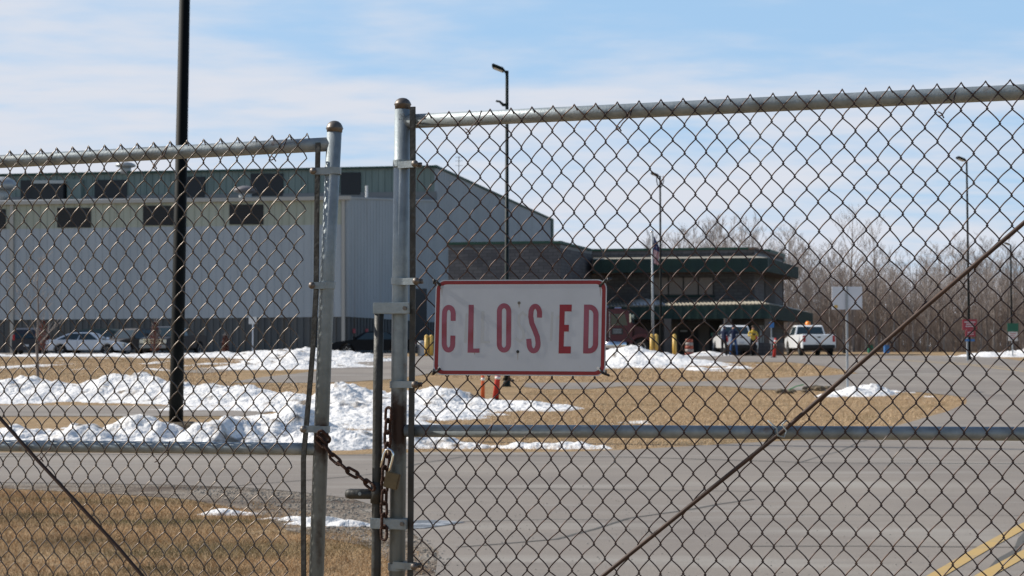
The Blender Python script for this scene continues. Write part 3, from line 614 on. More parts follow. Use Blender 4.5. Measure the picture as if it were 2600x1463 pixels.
b.tube([(0, 0, 0), (0, 0, 1.9)], .05, 5); b.build('mast', 'post_grey', an); b = MB()
for z in (1.0, 1.45, 1.8): b = MB(); b.tube([(-.35, 0, z), (.35, 0, z)], .02, 4); b.build('crossbar', 'post_grey', an)
for x, y in ((900, 840), (932, 840)):
    o = panel('notice', EP, rect(x - 3, y - 5, x + 3, y + 6), .06, .05, 'sred', wh)

# ------------------------------------------------------------------ office
of = thing('office_building', 'grey brick office with dark green canopies', 'building', (8, 105, .95))
def direc(px, D, px2):  # a wall running back along (.345,1) from px@D
    a = P(px, HOR, D); q = Plane.__new__(Plane); q.a = a; d = Vector((.345, 1, 0)).normalized(); q.b = a + d * 30; q.u = d; q.n = Vector((d.y, -d.x, 0)); return q
F1 = Plane(1138, 99.5, 1423, 97.5); S1 = direc(1423, 97.5, 1500)
F2 = Plane(1490, 105, 1916, 102); S2 = direc(1916, 102, 1988)
panel('wall', F1, [(1138, 618), (1423, 614), (1423, 912), (1138, 908)], 0, .4, 'brick', of)
panel('side_wall', S1, [(1423, 614), (1503, 634), (1503, 908), (1423, 912)], 0, .4, 'brick', of)
panel('coping', F1, [(1135, 615.5), (1425, 611.5), (1425, 618), (1135, 622)], .12, .5, 'trim_green', of)
panel('coping', S1, [(1423, 611.5), (1503, 632), (1503, 637), (1423, 618)], .12, .5, 'trim_green', of)
panel('wall', F2, [(1490, 636), (1916, 632), (1916, 908), (1490, 908)], 0, .4, 'brick', of)
panel('side_wall', S2, [(1916, 632), (1988, 654.5), (1988, 905), (1916, 908)], 0, .4, 'brick', of)
panel('coping', F2, [(1490, 632.5), (1918, 627.8), (1918, 633), (1490, 638)], .1, .5, 'trim_green', of)
panel('coping', S2, [(1916, 628), (1990, 652), (1990, 657), (1916, 633)], .1, .4, 'soffit', of)
panel('recess', S2, rect(1943, 690, 1968, 770), .05, .2, 'office_dark', of)
b = MB(); q = S2.hit(1957, 650, -.6); b.obox(q, S2.u * 3.2, S2.n * .5, Vector((0, 0, .28))); b.build('roof_hatch', 'trim_green', of, world=True)
qa, qb, qc, qd = F1.hit(1138, 617), F1.hit(1423, 613.5), S1.hit(1503, 634), F1.hit(1138, 617) + Vector((3, 9, 0))
quadslab('flat_roof', [Vector((p.x, p.y, qa.z - .25)) for p in (qa, qb, qc, qd)], .2, 'roof_grey', of)
qa, qb = F2.hit(1490, 636), F2.hit(1916, 632); qc = S2.hit(1988, 655); qd = qc - F2.u * (qb - qa).length
quadslab('flat_roof', [Vector((p.x, p.y, qa.z - .3)) for p in (qa, qb, qc, qd)], .2, 'roof_grey', of)
bk = MB(); bk.obox((qc + qd) / 2 - Vector((0, 0, 3.3)), (qc - qd) / 2, Vector((0, .2, 0)), Vector((0, 0, 3.2))); bk.build('rear_wall', 'brick', of, world=True)
def canopy(name, plf, pls, xl, xc, xr, tl, tc_, tr, bl, bc, br, depth, roof_rise):
    """front fascia on plf between xl..xc, side fascia on pls xc..xr"""
    b = MB(); fr = [plf.hit(xl, tl), plf.hit(xc, tc_), plf.hit(xc, bc), plf.hit(xl, bl)]; b.prism(fr, [p - plf.n * .15 for p in fr])
    ribs(b, plf, (xl, tl + 1), (xc, tc_ + 1), (xc, bc), (xl, bl), .55, .05, .03, 0)
    o = fixn(b.build(name, 'fascia', of, world=True)); o['label'] = 'dark green ribbed canopy fascia'
    b = MB(); fr2 = [pls.hit(xc, tc_), pls.hit(xr, tr), pls.hit(xr, br), pls.hit(xc, bc)]; b.prism(fr2, [p - pls.n * .15 for p in fr2])
    ribs(b, pls, (xc, tc_ + 1), (xr, tr + 1), (xr, br), (xc, bc), .55, .05, .03, 0)
    fixn(b.build(name, 'fascia', of, world=True))
    return fr, fr2
U1 = Plane(1490, 102.6, 1950, 99.6); U2 = direc(1950, 99.6, 2028)
fr, fr2 = canopy('upper_canopy', U1, U2, 1506, 1950, 2028, 658.5, 654.5, 679, 693, 690, 707.5, 3, 0)
b = MB(); w0, w1 = F2.hit(1506, 655), F2.hit(1916, 650); w2 = S2.hit(1988, 668)
b.add([fr[0], fr[1], w1, w0], [(0, 1, 2, 3)]); b.add([fr2[0], fr2[1], w2, w1], [(0, 1, 2, 3)]); b.build('canopy_roof', 'canopy_top', of, world=True)
zb = fr[2].z + .02; b = MB(); b.add([Vector((p.x, p.y, zb)) for p in (fr[3], fr[2], fr2[2], S2.hit(1988, 690), F2.hit(1916, 690), F2.hit(1500, 690))], [(0, 5, 4, 1), (1, 4, 3, 2)]); b.build('soffit', 'soffit', of, world=True)
L1 = Plane(1530, 101.2, 1955, 97.8); L2 = direc(1955, 97.8, 2063)
fr, fr2 = canopy('lower_canopy', L1, L2, 1515, 1955, 2064, 779, 772, 795.5, 812, 809, 824.6, 4, 0)
b = MB(); w0, w1 = F2.hit(1515, 768), F2.hit(1916, 761); w2 = S2.hit(1988, 776)
b.prism([fr[0], fr[1], w1, w0], [p - Vector((0, 0, .06)) for p in (fr[0], fr[1], w1, w0)]); b.prism([fr2[0], fr2[1], w2, w1], [p - Vector((0, 0, .06)) for p in (fr2[0], fr2[1], w2, w1)])
for i in range(2, 46):
    t = i / 46; a = fr[0].lerp(fr[1], t); c = w0.lerp(w1, t); b.tube([a + Vector((0, 0, .03)), c + Vector((0, 0, .03))], .045, 4)
fixn(b.build('canopy_roof', 'canopy_top', of, world=True))
zb = fr[2].z + .02; b = MB(); b.add([Vector((p.x, p.y, zb)) for p in (fr[3], fr[2], fr2[2], S2.hit(1988, 815), F2.hit(1916, 812), F2.hit(1510, 812))], [(0, 5, 4, 1), (1, 4, 3, 2)]); b.build('soffit', 'soffit', of, world=True)
# windows of the upper floor, ground floor bays
for i in range(4):
    x0 = 1659 + i * 38; w = panel('window', F2, rect(x0 + 1.3, 705, x0 + 36.8, 748), .05, .08, 'office_glass', of)
    for q in (rect(x0 - .4, 704, x0 + 1.4, 749), rect(x0 + 36.6, 704, x0 + 38.2, 749)): panel('mullion', F2, q, .10, .08, 'office_dark', w)
panel('window_sill', F2, rect(1650, 750, 1815, 755), .12, .12, 'fascia', of)
for x0, x1, y0, y1, m in ((1560, 1600, 818, 903, 'office_dark'), (1602, 1640, 822, 903, 'office_wall'), (1690, 1720, 822, 903, 'office_wall'), (1724, 1772, 835, 904, 'office_dark'), (1776, 1800, 825, 903, 'office_wall'), (1802, 1832, 815, 903, 'office_dark'), (1880, 1912, 826, 903, 'office_dark')):
    o = panel('bay', F2, rect(x0, y0, x1, y1), .05, .05, m, of)
dr = panel('door', F2, rect(1728, 838, 1752, 903), .09, .06, 'office_dark', of); panel('door_sign', F2, rect(1727, 838, 1745, 843), .13, .04, 'door_white', dr)
for x in (1930, 1937): panel('pillar', S2, rect(x, 826, x + 4, 903), .12, .1, 'door_white', of)
for px, D in ((1560, 100.5), (1695, 99.5), (1848, 98.7), (1950, 98.5)):
    q = P(px, 900, D); b = MB(); b.box((q.x - .22, q.y - .22, .9), (q.x + .22, q.y + .22, 3.25)); b.build('canopy_column', 'office_wall', of, world=True)
for sx, D_, sc, px_ in ((1.6, 100.8, .1, 1665), (.7, 101, .06, 1622)):
    q = P(px_, 770, D_); 
sb = MB(); w_, h_ = 30, 8; vs = []
A0, A1, B0, B1 = fr[0].lerp(fr[1], .21), fr[0].lerp(fr[1], .42), w0.lerp(w1, .21), w0.lerp(w1, .42)
for j in range(h_ + 1):
    for i in range(w_ + 1):
        t, s_ = i / w_, j / h_; p = A0.lerp(A1, t).lerp(B0.lerp(B1, t), .15 + .85 * s_); e = min(t, 1 - t) * 2; p = p + Vector((0, 0, .22 * (e ** .5) * (s_ * .8 + .1) * (1 + .5 * fbm(p.x, p.y, 1.2, 3, 2)) - .01)); vs.append(p)
sb.add(vs, [(j * (w_ + 1) + i, j * (w_ + 1) + i + 1, (j + 1) * (w_ + 1) + i + 1, (j + 1) * (w_ + 1) + i) for j in range(h_) for i in range(w_)]); tag(sb.build('roof_snow', 'snow', None, True), 'strip of snow lying on the lower green canopy roof', 'snow')
b = MB(); a_, c_ = P(1924, 900, 97.0), P(1990, 900, 96.6)
b.obox(Vector(((a_.x + c_.x) / 2, 96.8, .95 + .38)), Vector(((c_.x - a_.x) / 2, -.15, 0)), Vector((0, .15, 0)), Vector((0, 0, .40))); tag(b.build('low_wall', 'brick'), 'low grey block wall between the two white pickups', 'wall')

# ------------------------------------------------------------------ vehicles (local: x forward, y left, z up)
def arc(cx, r, z, a0=0, a1=math.pi, n=8): return [(cx + r * math.cos(a0 + (a1 - a0) * i / n), z + r * math.sin(a0 + (a1 - a0) * i / n)) for i in range(n + 1)]
def vehicle(name, label, cat, loc, rz, top, gh, wheels, wr, width, pm, base=.30, kind='car', tail=(.55, .8), head=(.55, .75), group=None, glass='glass_car', rim='rim'):
    t = thing(name, label, cat, loc, rz, group)
    xr, xf = top[0][0], top[-1][0]; hw = width / 2
    out = list(top) + [(xf, base)]
    for wx in sorted(wheels, reverse=True): out += [(x, max(z, base)) for x, z in arc(wx, wr * 1.22, wr)]
    out += [(xr, base)]
    b = MB(); b.prism([(x, -hw, z) for x, z in out], [(x, hw, z) for x, z in out]); o = b.build('body', pm, t); bevel(o, .05, 2, 35)
    for p in o.data.polygons: p.use_smooth = False
    # cabin: gh list of (x,z) going rear-bottom -> roof -> front-bottom; narrower at the roof
    zb, zt = min(z for _, z in gh), max(z for _, z in gh)
    def yw(z): return hw * (.95 - .17 * (z - zb) / (zt - zb))
    b = MB(); b.prism([(x, -yw(z), z) for x, z in gh], [(x, yw(z), z) for x, z in gh]); c = b.build('cabin', pm, t); bevel(c, .03, 2, 25)
    zw0, zw1 = zb + .04 * (zt - zb), zb + .84 * (zt - zb)
    def xat(z, front):
        pts = gh[::-1] if front else gh
        for i in range(len(pts) - 1):
            (xa, za), (xb, zb2) = pts[i], pts[i + 1]
            if za <= z <= zb2 and zb2 > za: return xa + (xb - xa) * (z - za) / (zb2 - za)
        return pts[1][0]
    nwin = 3 if kind == 'suv' else 2
    if kind == 'cab': nwin = 1
    xa0, xb0 = xat(zw0, False) + .12, xat(zw0, True) - .22; xa1, xb1 = xat(zw1, False) + .10, xat(zw1, True) - .14
    for s in (-1, 1):
        for k in range(nwin):
            l0, l1 = k / nwin + .015, (k + 1) / nwin - .015
            q = [(xa0 + (xb0 - xa0) * l0, zw0), (xa0 + (xb0 - xa0) * l1, zw0), (xa1 + (xb1 - xa1) * l1, zw1), (xa1 + (xb1 - xa1) * l0, zw1)]
            b = MB(); b.prism([(x, s * (yw(z) + .008), z) for x, z in q], [(x, s * (yw(z) - .02), z) for x, z in q]); fixn(b.build('side_window', glass, t))
    for nm, fnt in (('windscreen', True), ('rear_window', False)):
        x0, x1 = xat(zw0, fnt), xat(zw1, fnt); sg = .012 if fnt else -.012
        b = MB(); q = [(x0 + sg, -yw(zw0) + .09, zw0), (x0 + sg, yw(zw0) - .09, zw0), (x1 + sg, yw(zw1) - .08, zw1), (x1 + sg, -yw(zw1) + .08, zw1)]; b.prism(q, [(x - sg * 3, y, z - .005) for x, y, z in q]); fixn(b.build(nm, glass, t))
    for wx in wheels:
        for s in (-1, 1):
            b = MB(); pr = [(wr * .55, -.11), (wr * .94, -.11), (wr, -.07), (wr, .07), (wr * .94, .11), (wr * .55, .11)]
            vs = []; n = 20
            for r_, y_ in pr:
                for k in range(n): a = 2 * math.pi * k / n; vs.append((wx + r_ * math.cos(a), s * (hw - .12) + y_, wr + r_ * math.sin(a)))
            fs = [(i * n + k, i * n + (k + 1) % n, (i + 1) * n + (k + 1) % n, (i + 1) * n + k) for i in range(5) for k in range(n)] + [tuple(range(n)), tuple(5 * n + k for k in range(n))]
            b.add(vs, fs); w = fixn(b.build('wheel', 'tyre', t))
            b = MB(); vs = [(wx, s * (hw - .03), wr)] + [(wx + wr * .62 * math.cos(k * math.pi / 10) * (1 if k % 4 < 2 else .55), s * (hw - .005), wr + wr * .62 * math.sin(k * math.pi / 10) * (1 if k % 4 < 2 else .55)) for k in range(20)]
            b.add(vs, [(0, 1 + k, 1 + (k + 1) % 20) for k in range(20)]); b.build('rim', rim, w)
    for s in (-1, 1):
        b = MB(); b.box((xr - .02, s * (hw - .12) - .07, tail[0]), (xr + .12, s * (hw - .12) + .07, tail[1])); b.build('tail_lamp', 'lamp_red', t)
        b = MB(); b.box((xf - .16, s * (hw - .24) - .17, head[0]), (xf + .02, s * (hw - .24) + .17, head[1])); b.build('headlight', 'lamp_clear', t)
        xm = xb0 + .05; b = MB(); b.box((xm - .02, s * (hw - .02) if s > 0 else -hw - .17, zb + .02), (xm + .13, hw + .17 if s > 0 else s * (hw - .02), zb + .20)); bevel(b.build('mirror', 'trim_black' if kind != 'sedan' else pm, t), .02)
    b = MB(); b.box((xr - .06, -hw + .05, base), (xr + .08, hw - .05, base + .2)); bevel(b.build('rear_bumper', 'trim_black' if kind in ('pickup', 'cab') else pm, t), .03)
    b = MB(); b.box((xf - .08, -hw + .05, base), (xf + .07, hw - .05, base + .22)); bevel(b.build('front_bumper', 'dark_chrome' if kind in ('pickup', 'cab') else pm, t), .03)
    b = MB(); b.box((xr - .075, -.16, base + .25), (xr - .02, .16, base + .38)); b.build('licence_plate', 'plate', t)
    for s in (-1, 1):
        b = MB()
        for k in range(1, nwin): xs_ = xa0 + (xb0 - xa0) * k / nwin; b.box((xs_ - .008, s * hw - .004, base + .15), (xs_ + .008, s * hw + .004, zb - .03))
        if b.v: b.build('door_seam', 'trim_black', t)
    return t
SED_TOP = [(-2.42, .62), (-2.38, .88), (-2.1, .97), (-1.4, .99), (.9, .97), (1.5, .90), (2.1, .80), (2.38, .68), (2.44, .50)]
SED_GH = [(-1.85, .94), (-1.45, 1.16), (-1.0, 1.34), (-.5, 1.42), (.1, 1.43), (.55, 1.34), (1.15, .95)]
def on(px, D): q = P(px, HOR, D); return (q.x, D, gz(0, D))
vehicle('parked_car', 'silver four door car parked side on behind the bare sapling', 'car', on(222, 98), 0, SED_TOP, SED_GH, (-1.45, 1.45), .33, 1.8, 'p_silver', kind='sedan')
vehicle('parked_car', 'black saloon car nosing left behind the two gate posts', 'car', on(948, 92), math.pi, SED_TOP, SED_GH, (-1.45, 1.45), .33, 1.8, 'p_black', kind='sedan')
SUV_TOP = [(-2.2, .6), (-2.2, 1.05), (-1.9, 1.1), (.9, 1.08), (1.6, 1.02), (2.1, .92), (2.2, .6)]
SUV_GH = [(-2.15, 1.05), (-1.95, 1.62), (-1.6, 1.74), (.1, 1.74), (.5, 1.65), (1.1, 1.06)]
vehicle('parked_car', 'dark sports utility car parked tail out at far left', 'car', on(78, 103), R(100), SUV_TOP, SUV_GH, (-1.35, 1.35), .36, 1.82, 'p_navy', kind='suv', tail=(.95, 1.3))
vehicle('parked_car', 'dark green estate car with only its roof showing behind the silver car', 'car', on(230, 107), R(172), SUV_TOP, SUV_GH, (-1.35, 1.35), .36, 1.8, 'p_green', kind='suv', tail=(.95, 1.3))
vehicle('parked_car', 'pewter brown sports utility car parked right of the silver car', 'car', on(338, 103), R(-122), SUV_TOP, SUV_GH, (-1.4, 1.4), .37, 1.9, 'p_brown', kind='suv', tail=(.95, 1.3))
PU_TOP = [(-2.75, .62), (-2.75, 1.22), (-2.7, 1.26), (-.2, 1.24), (1.35, 1.20), (1.9, 1.16), (2.6, 1.04), (2.68, .7)]
PU_GH = [(-.28, 1.2), (-.18, 1.72), (.0, 1.82), (.85, 1.82), (1.1, 1.74), (1.62, 1.18)]
def pickup(label, px, D, rz, pm, beacon=False, grille=False, group=None):
    t = vehicle('pickup_truck', label, 'pickup truck', on(px, D), rz, PU_TOP, PU_GH, (-1.75, 1.75), .40, 1.95, pm, base=.45, kind='cab', tail=(.82, 1.18), head=(.75, .98), group=group)
    b = MB(); b.box((-2.775, -.72, .72), (-2.75, .72, 1.2)); bevel(b.build('tailgate', pm, t), .012)
    b = MB(); b.box((-2.79, -.08, 1.05), (-2.77, .08, 1.12)); b.build('tailgate_handle', 'trim_black', t)
    b = MB(); b.box((-2.2, -.75, .30), (2.2, .75, .46)); b.build('chassis', 'trim_black', t)
    if beacon:
        b = MB(); b.lathe((.35, 0, 1.82), [(.17, 0), (.17, .05), (.15, .18), (.08, .24), (.01, .25)], 14); b.build('beacon', 'amber', t, True)
        b = MB(); b.box((.28, -.6, 1.82), (.42, .6, 1.86)); b.build('roof_bar', 'trim_black', t)
    if grille:
        b = MB(); b.box((2.62, -.62, .72), (2.70, .62, 1.0)); g = b.build('grille', 'trim_black', t); b = MB()
        for z in (.74, .85, .96): b.box((2.68, -.66, z), (2.72, .66, z + .045))
        b.build('chrome_bar', 'chrome', g)
    return t
pickup('dark grey pickup with a chrome grille parked nose out behind the black pole', 440, 99.5, R(-105), 'p_grey', grille=True)
pickup('white pickup with three workers gathered at its tailgate', 1866, 94.5, R(90), 'p_white')
pickup('white pickup with an orange beacon on its roof, parked by the bare trees', 2055, 94, R(91), 'p_white', beacon=True)
# maroon lorry tractor
tq = P(1566, HOR, 93); lt = thing('semi_truck', 'maroon semi truck tractor facing right at the edge of the closed sign', 'truck', (tq.x, 93, .95), R(-8))
b = MB(); b.box((-3.6, -.45, .62), (2.0, .45, .86)); b.build('frame', 'trim_black', lt)
def extr(name, pts, y0, y1, m, parent, bv=.04, sm=False):
    b = MB(); b.prism([(x, y0, z) for x, z in pts], [(x, y1, z) for x, z in pts]); o = b.build(name, m, parent); bevel(o, bv, 2, 30); return o
cab = extr('cab', [(-.9, .8), (-.9, 2.68), (-.8, 2.76), (.62, 2.70), (.78, 2.62), (1.0, 1.85), (1.0, .8)], -1.1, 1.1, 'p_maroon', lt)
extr('sleeper', [(-1.75, .95), (-1.75, 2.62), (-1.0, 2.70), (-1.0, .95)], -1.05, 1.05, 'p_maroon', lt)
extr('hood', [(.95, .95), (.95, 1.80), (1.35, 1.70), (1.75, 1.50), (1.98, 1.25), (2.04, .95)], -.72, .72, 'p_maroon', lt, .1)
for s in (-1, 1):
    y0, y1 = sorted((s * .72, s * 1.16))
    fo = [(.78, .62)] + [(1.50 + .72 * math.cos(math.pi - a), .60 + .72 * math.sin(a)) for a in [math.pi * i / 10 for i in range(0, 11)]] + [(2.10, .6)] + [(1.50 + .56 * math.cos(a), .55 + .56 * math.sin(a)) for a in [math.pi * i / 10 for i in range(0, 11)]]
    extr('fender', fo, y0, y1, 'p_maroon', lt, .04)
    for wx, ww in ((1.50, .15), (-2.2, .28), (-3.3, .28)):
        b = MB(); n = 22; vs = []
        for r_, y_ in ((.30, -ww), (.48, -ww), (.51, -ww * .7), (.51, ww * .7), (.48, ww), (.30, ww)):
            for k in range(n): a = 2 * math.pi * k / n; vs.append((wx + r_ * math.cos(a), s * .93 + y_, .51 + r_ * math.sin(a)))
        b.add(vs, [(i * n + k, i * n + (k + 1) % n, (i + 1) * n + (k + 1) % n, (i + 1) * n + k) for i in range(5) for k in range(n)]); b.add([vs[k] for k in range(n)], [tuple(range(n))]); b.add([vs[5 * n + k] for k in range(n)], [tuple(range(n))])
        w = fixn(b.build('wheel', 'tyre', lt)); b = MB(); n = 16; yy = s * (.93 + ww + .01); b.add([(wx + .27 * math.cos(2 * math.pi * k / n), yy, .51 + .27 * math.sin(2 * math.pi * k / n)) for k in range(n)] + [(wx, s * (.93 + ww - .05), .51)], [(k, (k + 1) % n, n) for k in range(n)]); b.build('rim', 'rim', w)
    q = [(-.25, 1.78), (.72, 1.78), (.55, 2.45), (-.25, 2.45)]; b = MB(); b.prism([(x, s * 1.11, z) for x, z in q], [(x, s * 1.09, z) for x, z in q]); b.build('side_window', 'glass_car', lt)
    b = MB(); b.box((-.35, s * 1.10 - .012, .85), (-.32, s * 1.10 + .012, 2.6)); b.build('door_seam', 'rim', lt)
    b = MB(); b.tube([(-1.0, s * 1.0, .9), (-1.0, s * 1.0, 2.95), (-1.12, s * 1.0, 3.07)], .065, 8); b.build('exhaust_stack', 'chrome', lt, True)
    b = MB(); b.tube([(-.75, s * .98, .62), (.65, s * .98, .62)], .3, 14); b.build('fuel_tank', 'chrome', lt, True)
    b = MB(); b.box((.85, s * 1.32 - .1, 1.95), (.93, s * 1.32 + .1, 2.45)); b.tube([(.85, s * 1.1, 2.4), (.88, s * 1.32, 2.42)], .02, 5); b.build('mirror', 'chrome', lt)
    b = MB(); b.box((1.98, s * .75 - .1, 1.05), (2.12, s * .75 + .1, 1.2)); b.build('headlight', 'lamp_clear', lt)
b = MB(); q = [(1.01, -.95, 1.92), (1.01, .95, 1.92), (.80, .85, 2.56), (.80, -.85, 2.56)]; b.prism(q, [(x - .04, y, z) for x, y, z in q]); b.build('windscreen', 'glass_car', lt)
b = MB(); b.box((2.03, -.5, .7), (2.09, .5, 1.3)); b.build('grille', 'chrome', lt); b = MB(); b.box((2.05, -1.05, .42), (2.2, 1.05, .66)); bevel(b.build('bumper', 'chrome', lt), .04)
b = MB(); b.box((-.22, -1.118, 1.25), (.45, -1.10, 1.62)); d_ = b.build('door_lettering_panel', 'p_grey', lt)
d_.name = 'door_panel'; b = MB()
for z in (1.33, 1.43, 1.53): b.box((-.14, -1.124, z), (.36, -1.118, z + .035))
b.build('stripe', 'post_grey', d_)
b = MB(); b.tube([(-.9, 0, 2.86), (-.5, 0, 2.86)], .05, 6); b.tube([(-.15, .4, 2.82), (.25, .4, 2.82)], .05, 8); b.build('air_horn', 'chrome', lt)

# ------------------------------------------------------------------ people
def person(label, px, D, rz, P_, cloth, hat=None, extra=None):
    """P_: dict of joint positions in metres, x right, y forward, z up, feet at z=0"""
    g = on(px, D); t = thing('person', label, 'person', g, rz)
    J = P_; vs = []; es = []; rad = []; tg = []
    def v(p, r): vs.append(Vector(p)); rad.append(r); return len(vs) - 1
    def e(a, c, k): es.append((a, c)); tg.append(k)
    pel = v(J['pelvis'], (.15, .11)); sp = v(J['waist'], (.135, .10)); ch = v(J['chest'], (.17, .115)); nk = v(J['neck'], (.058, .055)); hd = v(J['head'], (.075, .085)); ht = v(Vector(J['head']) + Vector(J.get('hup', (0, .01, .105))), (.07, .08))
    e(pel, sp, 1); e(sp, ch, 1); e(ch, nk, 1); e(nk, hd, 0); e(hd, ht, 0)
    ns = v(Vector(J['head']) + Vector((0, .10, .03)), (.012, .016)); e(hd, ns, 0)
    for s, sd in ((-1, 'l'), (1, 'r')):
        hp = v(Vector(J['pelvis']) + Vector((s * .09, 0, -.06)), (.095, .10)); kn = v(J['knee_' + sd], (.062, .065)); an_ = v(J['ankle_' + sd], (.043, .045)); to = v(Vector(J['ankle_' + sd]) + Vector(J.get('toe', (s * .02, .17, -.045))), (.04, .03))
        e(pel, hp, 2); e(hp, kn, 2); e(kn, an_, 2); e(an_, to, 3)
        sh = v(Vector(J['chest']) + Vector((s * .185, 0, .09)), (.062, .062)); el = v(J['elbow_' + sd], (.047, .047)); wr = v(J['wrist_' + sd], (.031, .031))
        e(ch, sh, 1); e(sh, el, 1); e(el, wr, 1)
        hd_ = Vector(J['wrist_' + sd]) + (Vector(J['wrist_' + sd]) - Vector(J['elbow_' + sd])).normalized() * .08; pm_ = v(hd_, (.034, .018)); e(wr, pm_, 4)
        dr_ = (Vector(J['wrist_' + sd]) - Vector(J['elbow_' + sd])).normalized(); sdv = dr_.cross(Vector((0, 1, 0)) if abs(dr_.y) < .8 else Vector((0, 0, 1))).normalized()
        for q, ln in ((-.024, .06), (-.008, .075), (.008, .07), (.024, .055)):
            f1 = v(hd_ + sdv * q + dr_ * .03, (.010, .010)); f2 = v(hd_ + sdv * q * 1.2 + dr_ * ln + Vector((0, .012, 0)), (.008, .008)); e(pm_, f1, 4); e(f1, f2, 4)
        th = v(Vector(J['wrist_' + sd]) + dr_ * .04 + sdv * .045, (.010, .010)); e(pm_, th, 4)
    me = bpy.data.meshes.new('sk'); me.from_pydata(vs, es, []); o = bpy.data.objects.new('sk', me); COL.objects.link(o)
    md = o.modifiers.new('skin', 'SKIN'); 
    lay = me.skin_vertices[0].data if me.skin_vertices else None
    if lay is None:
        bm = bmesh.new(); bm.from_mesh(me); bm.verts.layers.skin.verify(); bm.to_mesh(me); bm.free(); lay = me.skin_vertices[0].data
    for i, r in enumerate(rad): lay[i].radius = r
    lay[0].use_root = True
    sb_ = o.modifiers.new('sub', 'SUBSURF'); sb_.levels = 2; sb_.render_levels = 2
    dg = bpy.context.evaluated_depsgraph_get(); dg.update(); m2 = bpy.data.meshes.new_from_object(o.evaluated_get(dg)); bpy.data.objects.remove(o)
    m2.name = 'body'; body = bpy.data.objects.new('body', m2); COL.objects.link(body); body.parent = t
    m2.materials.clear()
    for c in ('skin', cloth[0], cloth[1], 'shoe', 'skin'): m2.materials.append(M[c])
    for p in m2.polygons:
        c = p.center; best = 9; bk_ = 0
        for (a, d), kk in zip(es, tg):
            A, B_ = vs[a], vs[d]; L = B_ - A; tt = max(0, min(1, (c - A).dot(L) / max(1e-6, L.length_squared))); dd = (A + L * tt - c).length - .5 * (rad[a][0] + rad[d][0]) * .5
            if dd < best: best = dd; bk_ = kk
        p.material_index = bk_; p.use_smooth = True
    h0 = Vector(J['head']) + Vector(J.get('hup', (0, .01, .105))) * .6
    b = MB(); n = 12; vv = []
    for i in range(6):
        ph = -.15 + i * .3
        for k in range(n): a = 2 * math.pi * k / n; vv.append(h0 + Vector((.098 * math.cos(ph) * math.cos(a), -.012 + .108 * math.cos(ph) * math.sin(a), .02 + .10 * math.sin(ph))))
    b.add(vv, [(i * n + k, i * n + (k + 1) % n, (i + 1) * n + (k + 1) % n, (i + 1) * n + k) for i in range(5) for k in range(n)] + [tuple(5 * n + k for k in range(n))])
    b.build('cap' if hat else 'hair', hat or 'hair', t, True)
    for s in (-1, 1):
        b = MB(); q = Vector(J['head']) + Vector((s * .03, .088, .045)); b.obox(q, Vector((.012, 0, 0)), Vector((0, .006, 0)), Vector((0, 0, .006))); b.build('eye', 'trim_black', t)
    return t
base = dict(pelvis=(0, 0, .95), waist=(0, 0, 1.12), chest=(0, .0, 1.32), neck=(0, .01, 1.50), head=(0, .03, 1.60), knee_l=(-.11, .02, .50), knee_r=(.11, .02, .50), ankle_l=(-.12, -.02, .09), ankle_r=(.12, -.02, .09),
            elbow_l=(-.26, -.02, 1.14), elbow_r=(.26, -.02, 1.14), wrist_l=(-.22, .16, .98), wrist_r=(.22, .16, .98))
p1 = dict(base, head=(0, .07, 1.56), wrist_l=(-.12, .22, 1.10), wrist_r=(.14, .24, 1.08))
person('person in dark navy jacket and black trousers at the left of the tailgate', 1838, 90.2, R(-30), p1, ('cloth_navy', 'cloth_black'), hat='cloth_navy')
p2 = dict(base, chest=(0, .06, 1.33), neck=(0, .10, 1.50), head=(0, .13, 1.60), knee_l=(-.16, .02, .50), knee_r=(.16, .03, .50), ankle_l=(-.20, -.02, .09), ankle_r=(.19, -.02, .09), elbow_l=(-.26, .14, 1.16), elbow_r=(.26, .14, 1.16), wrist_l=(-.17, .34, 1.14), wrist_r=(.17, .34, 1.14))
person('tall person seen from behind in navy top and blue jeans at the tailgate', 1863, 89.8, R(0), p2, ('cloth_navy', 'denim'), hat='cloth_navy')
p3 = dict(base, elbow_l=(-.28, .06, 1.14), elbow_r=(.28, .06, 1.14), wrist_l=(-.07, .22, 1.24), wrist_r=(.07, .22, 1.22), head=(0, .06, 1.58))
pc = person('person in yellow jacket and black trousers holding a black camera to the chest', 1912, 90.1, R(180), p3, ('cloth_yellow', 'cloth_black'))
g = on(1912, 90.1); cmr = thing('handheld_camera', 'black camera held by the person in the yellow jacket', 'camera', (g[0], g[1] - .30, g[2] + 1.24)); b = MB(); b.box((-.08, -.04, -.05), (.08, .04, .05)); b.box((-.03, -.03, .05), (.03, .03, .075)); bevel(b.build('camera_body', 'trim_black', cmr), .01)
b = MB(); b.tube([(0, -.04, 0), (0, -.13, 0)], .036, 12); b.build('camera_lens', 'trim_black', cmr)

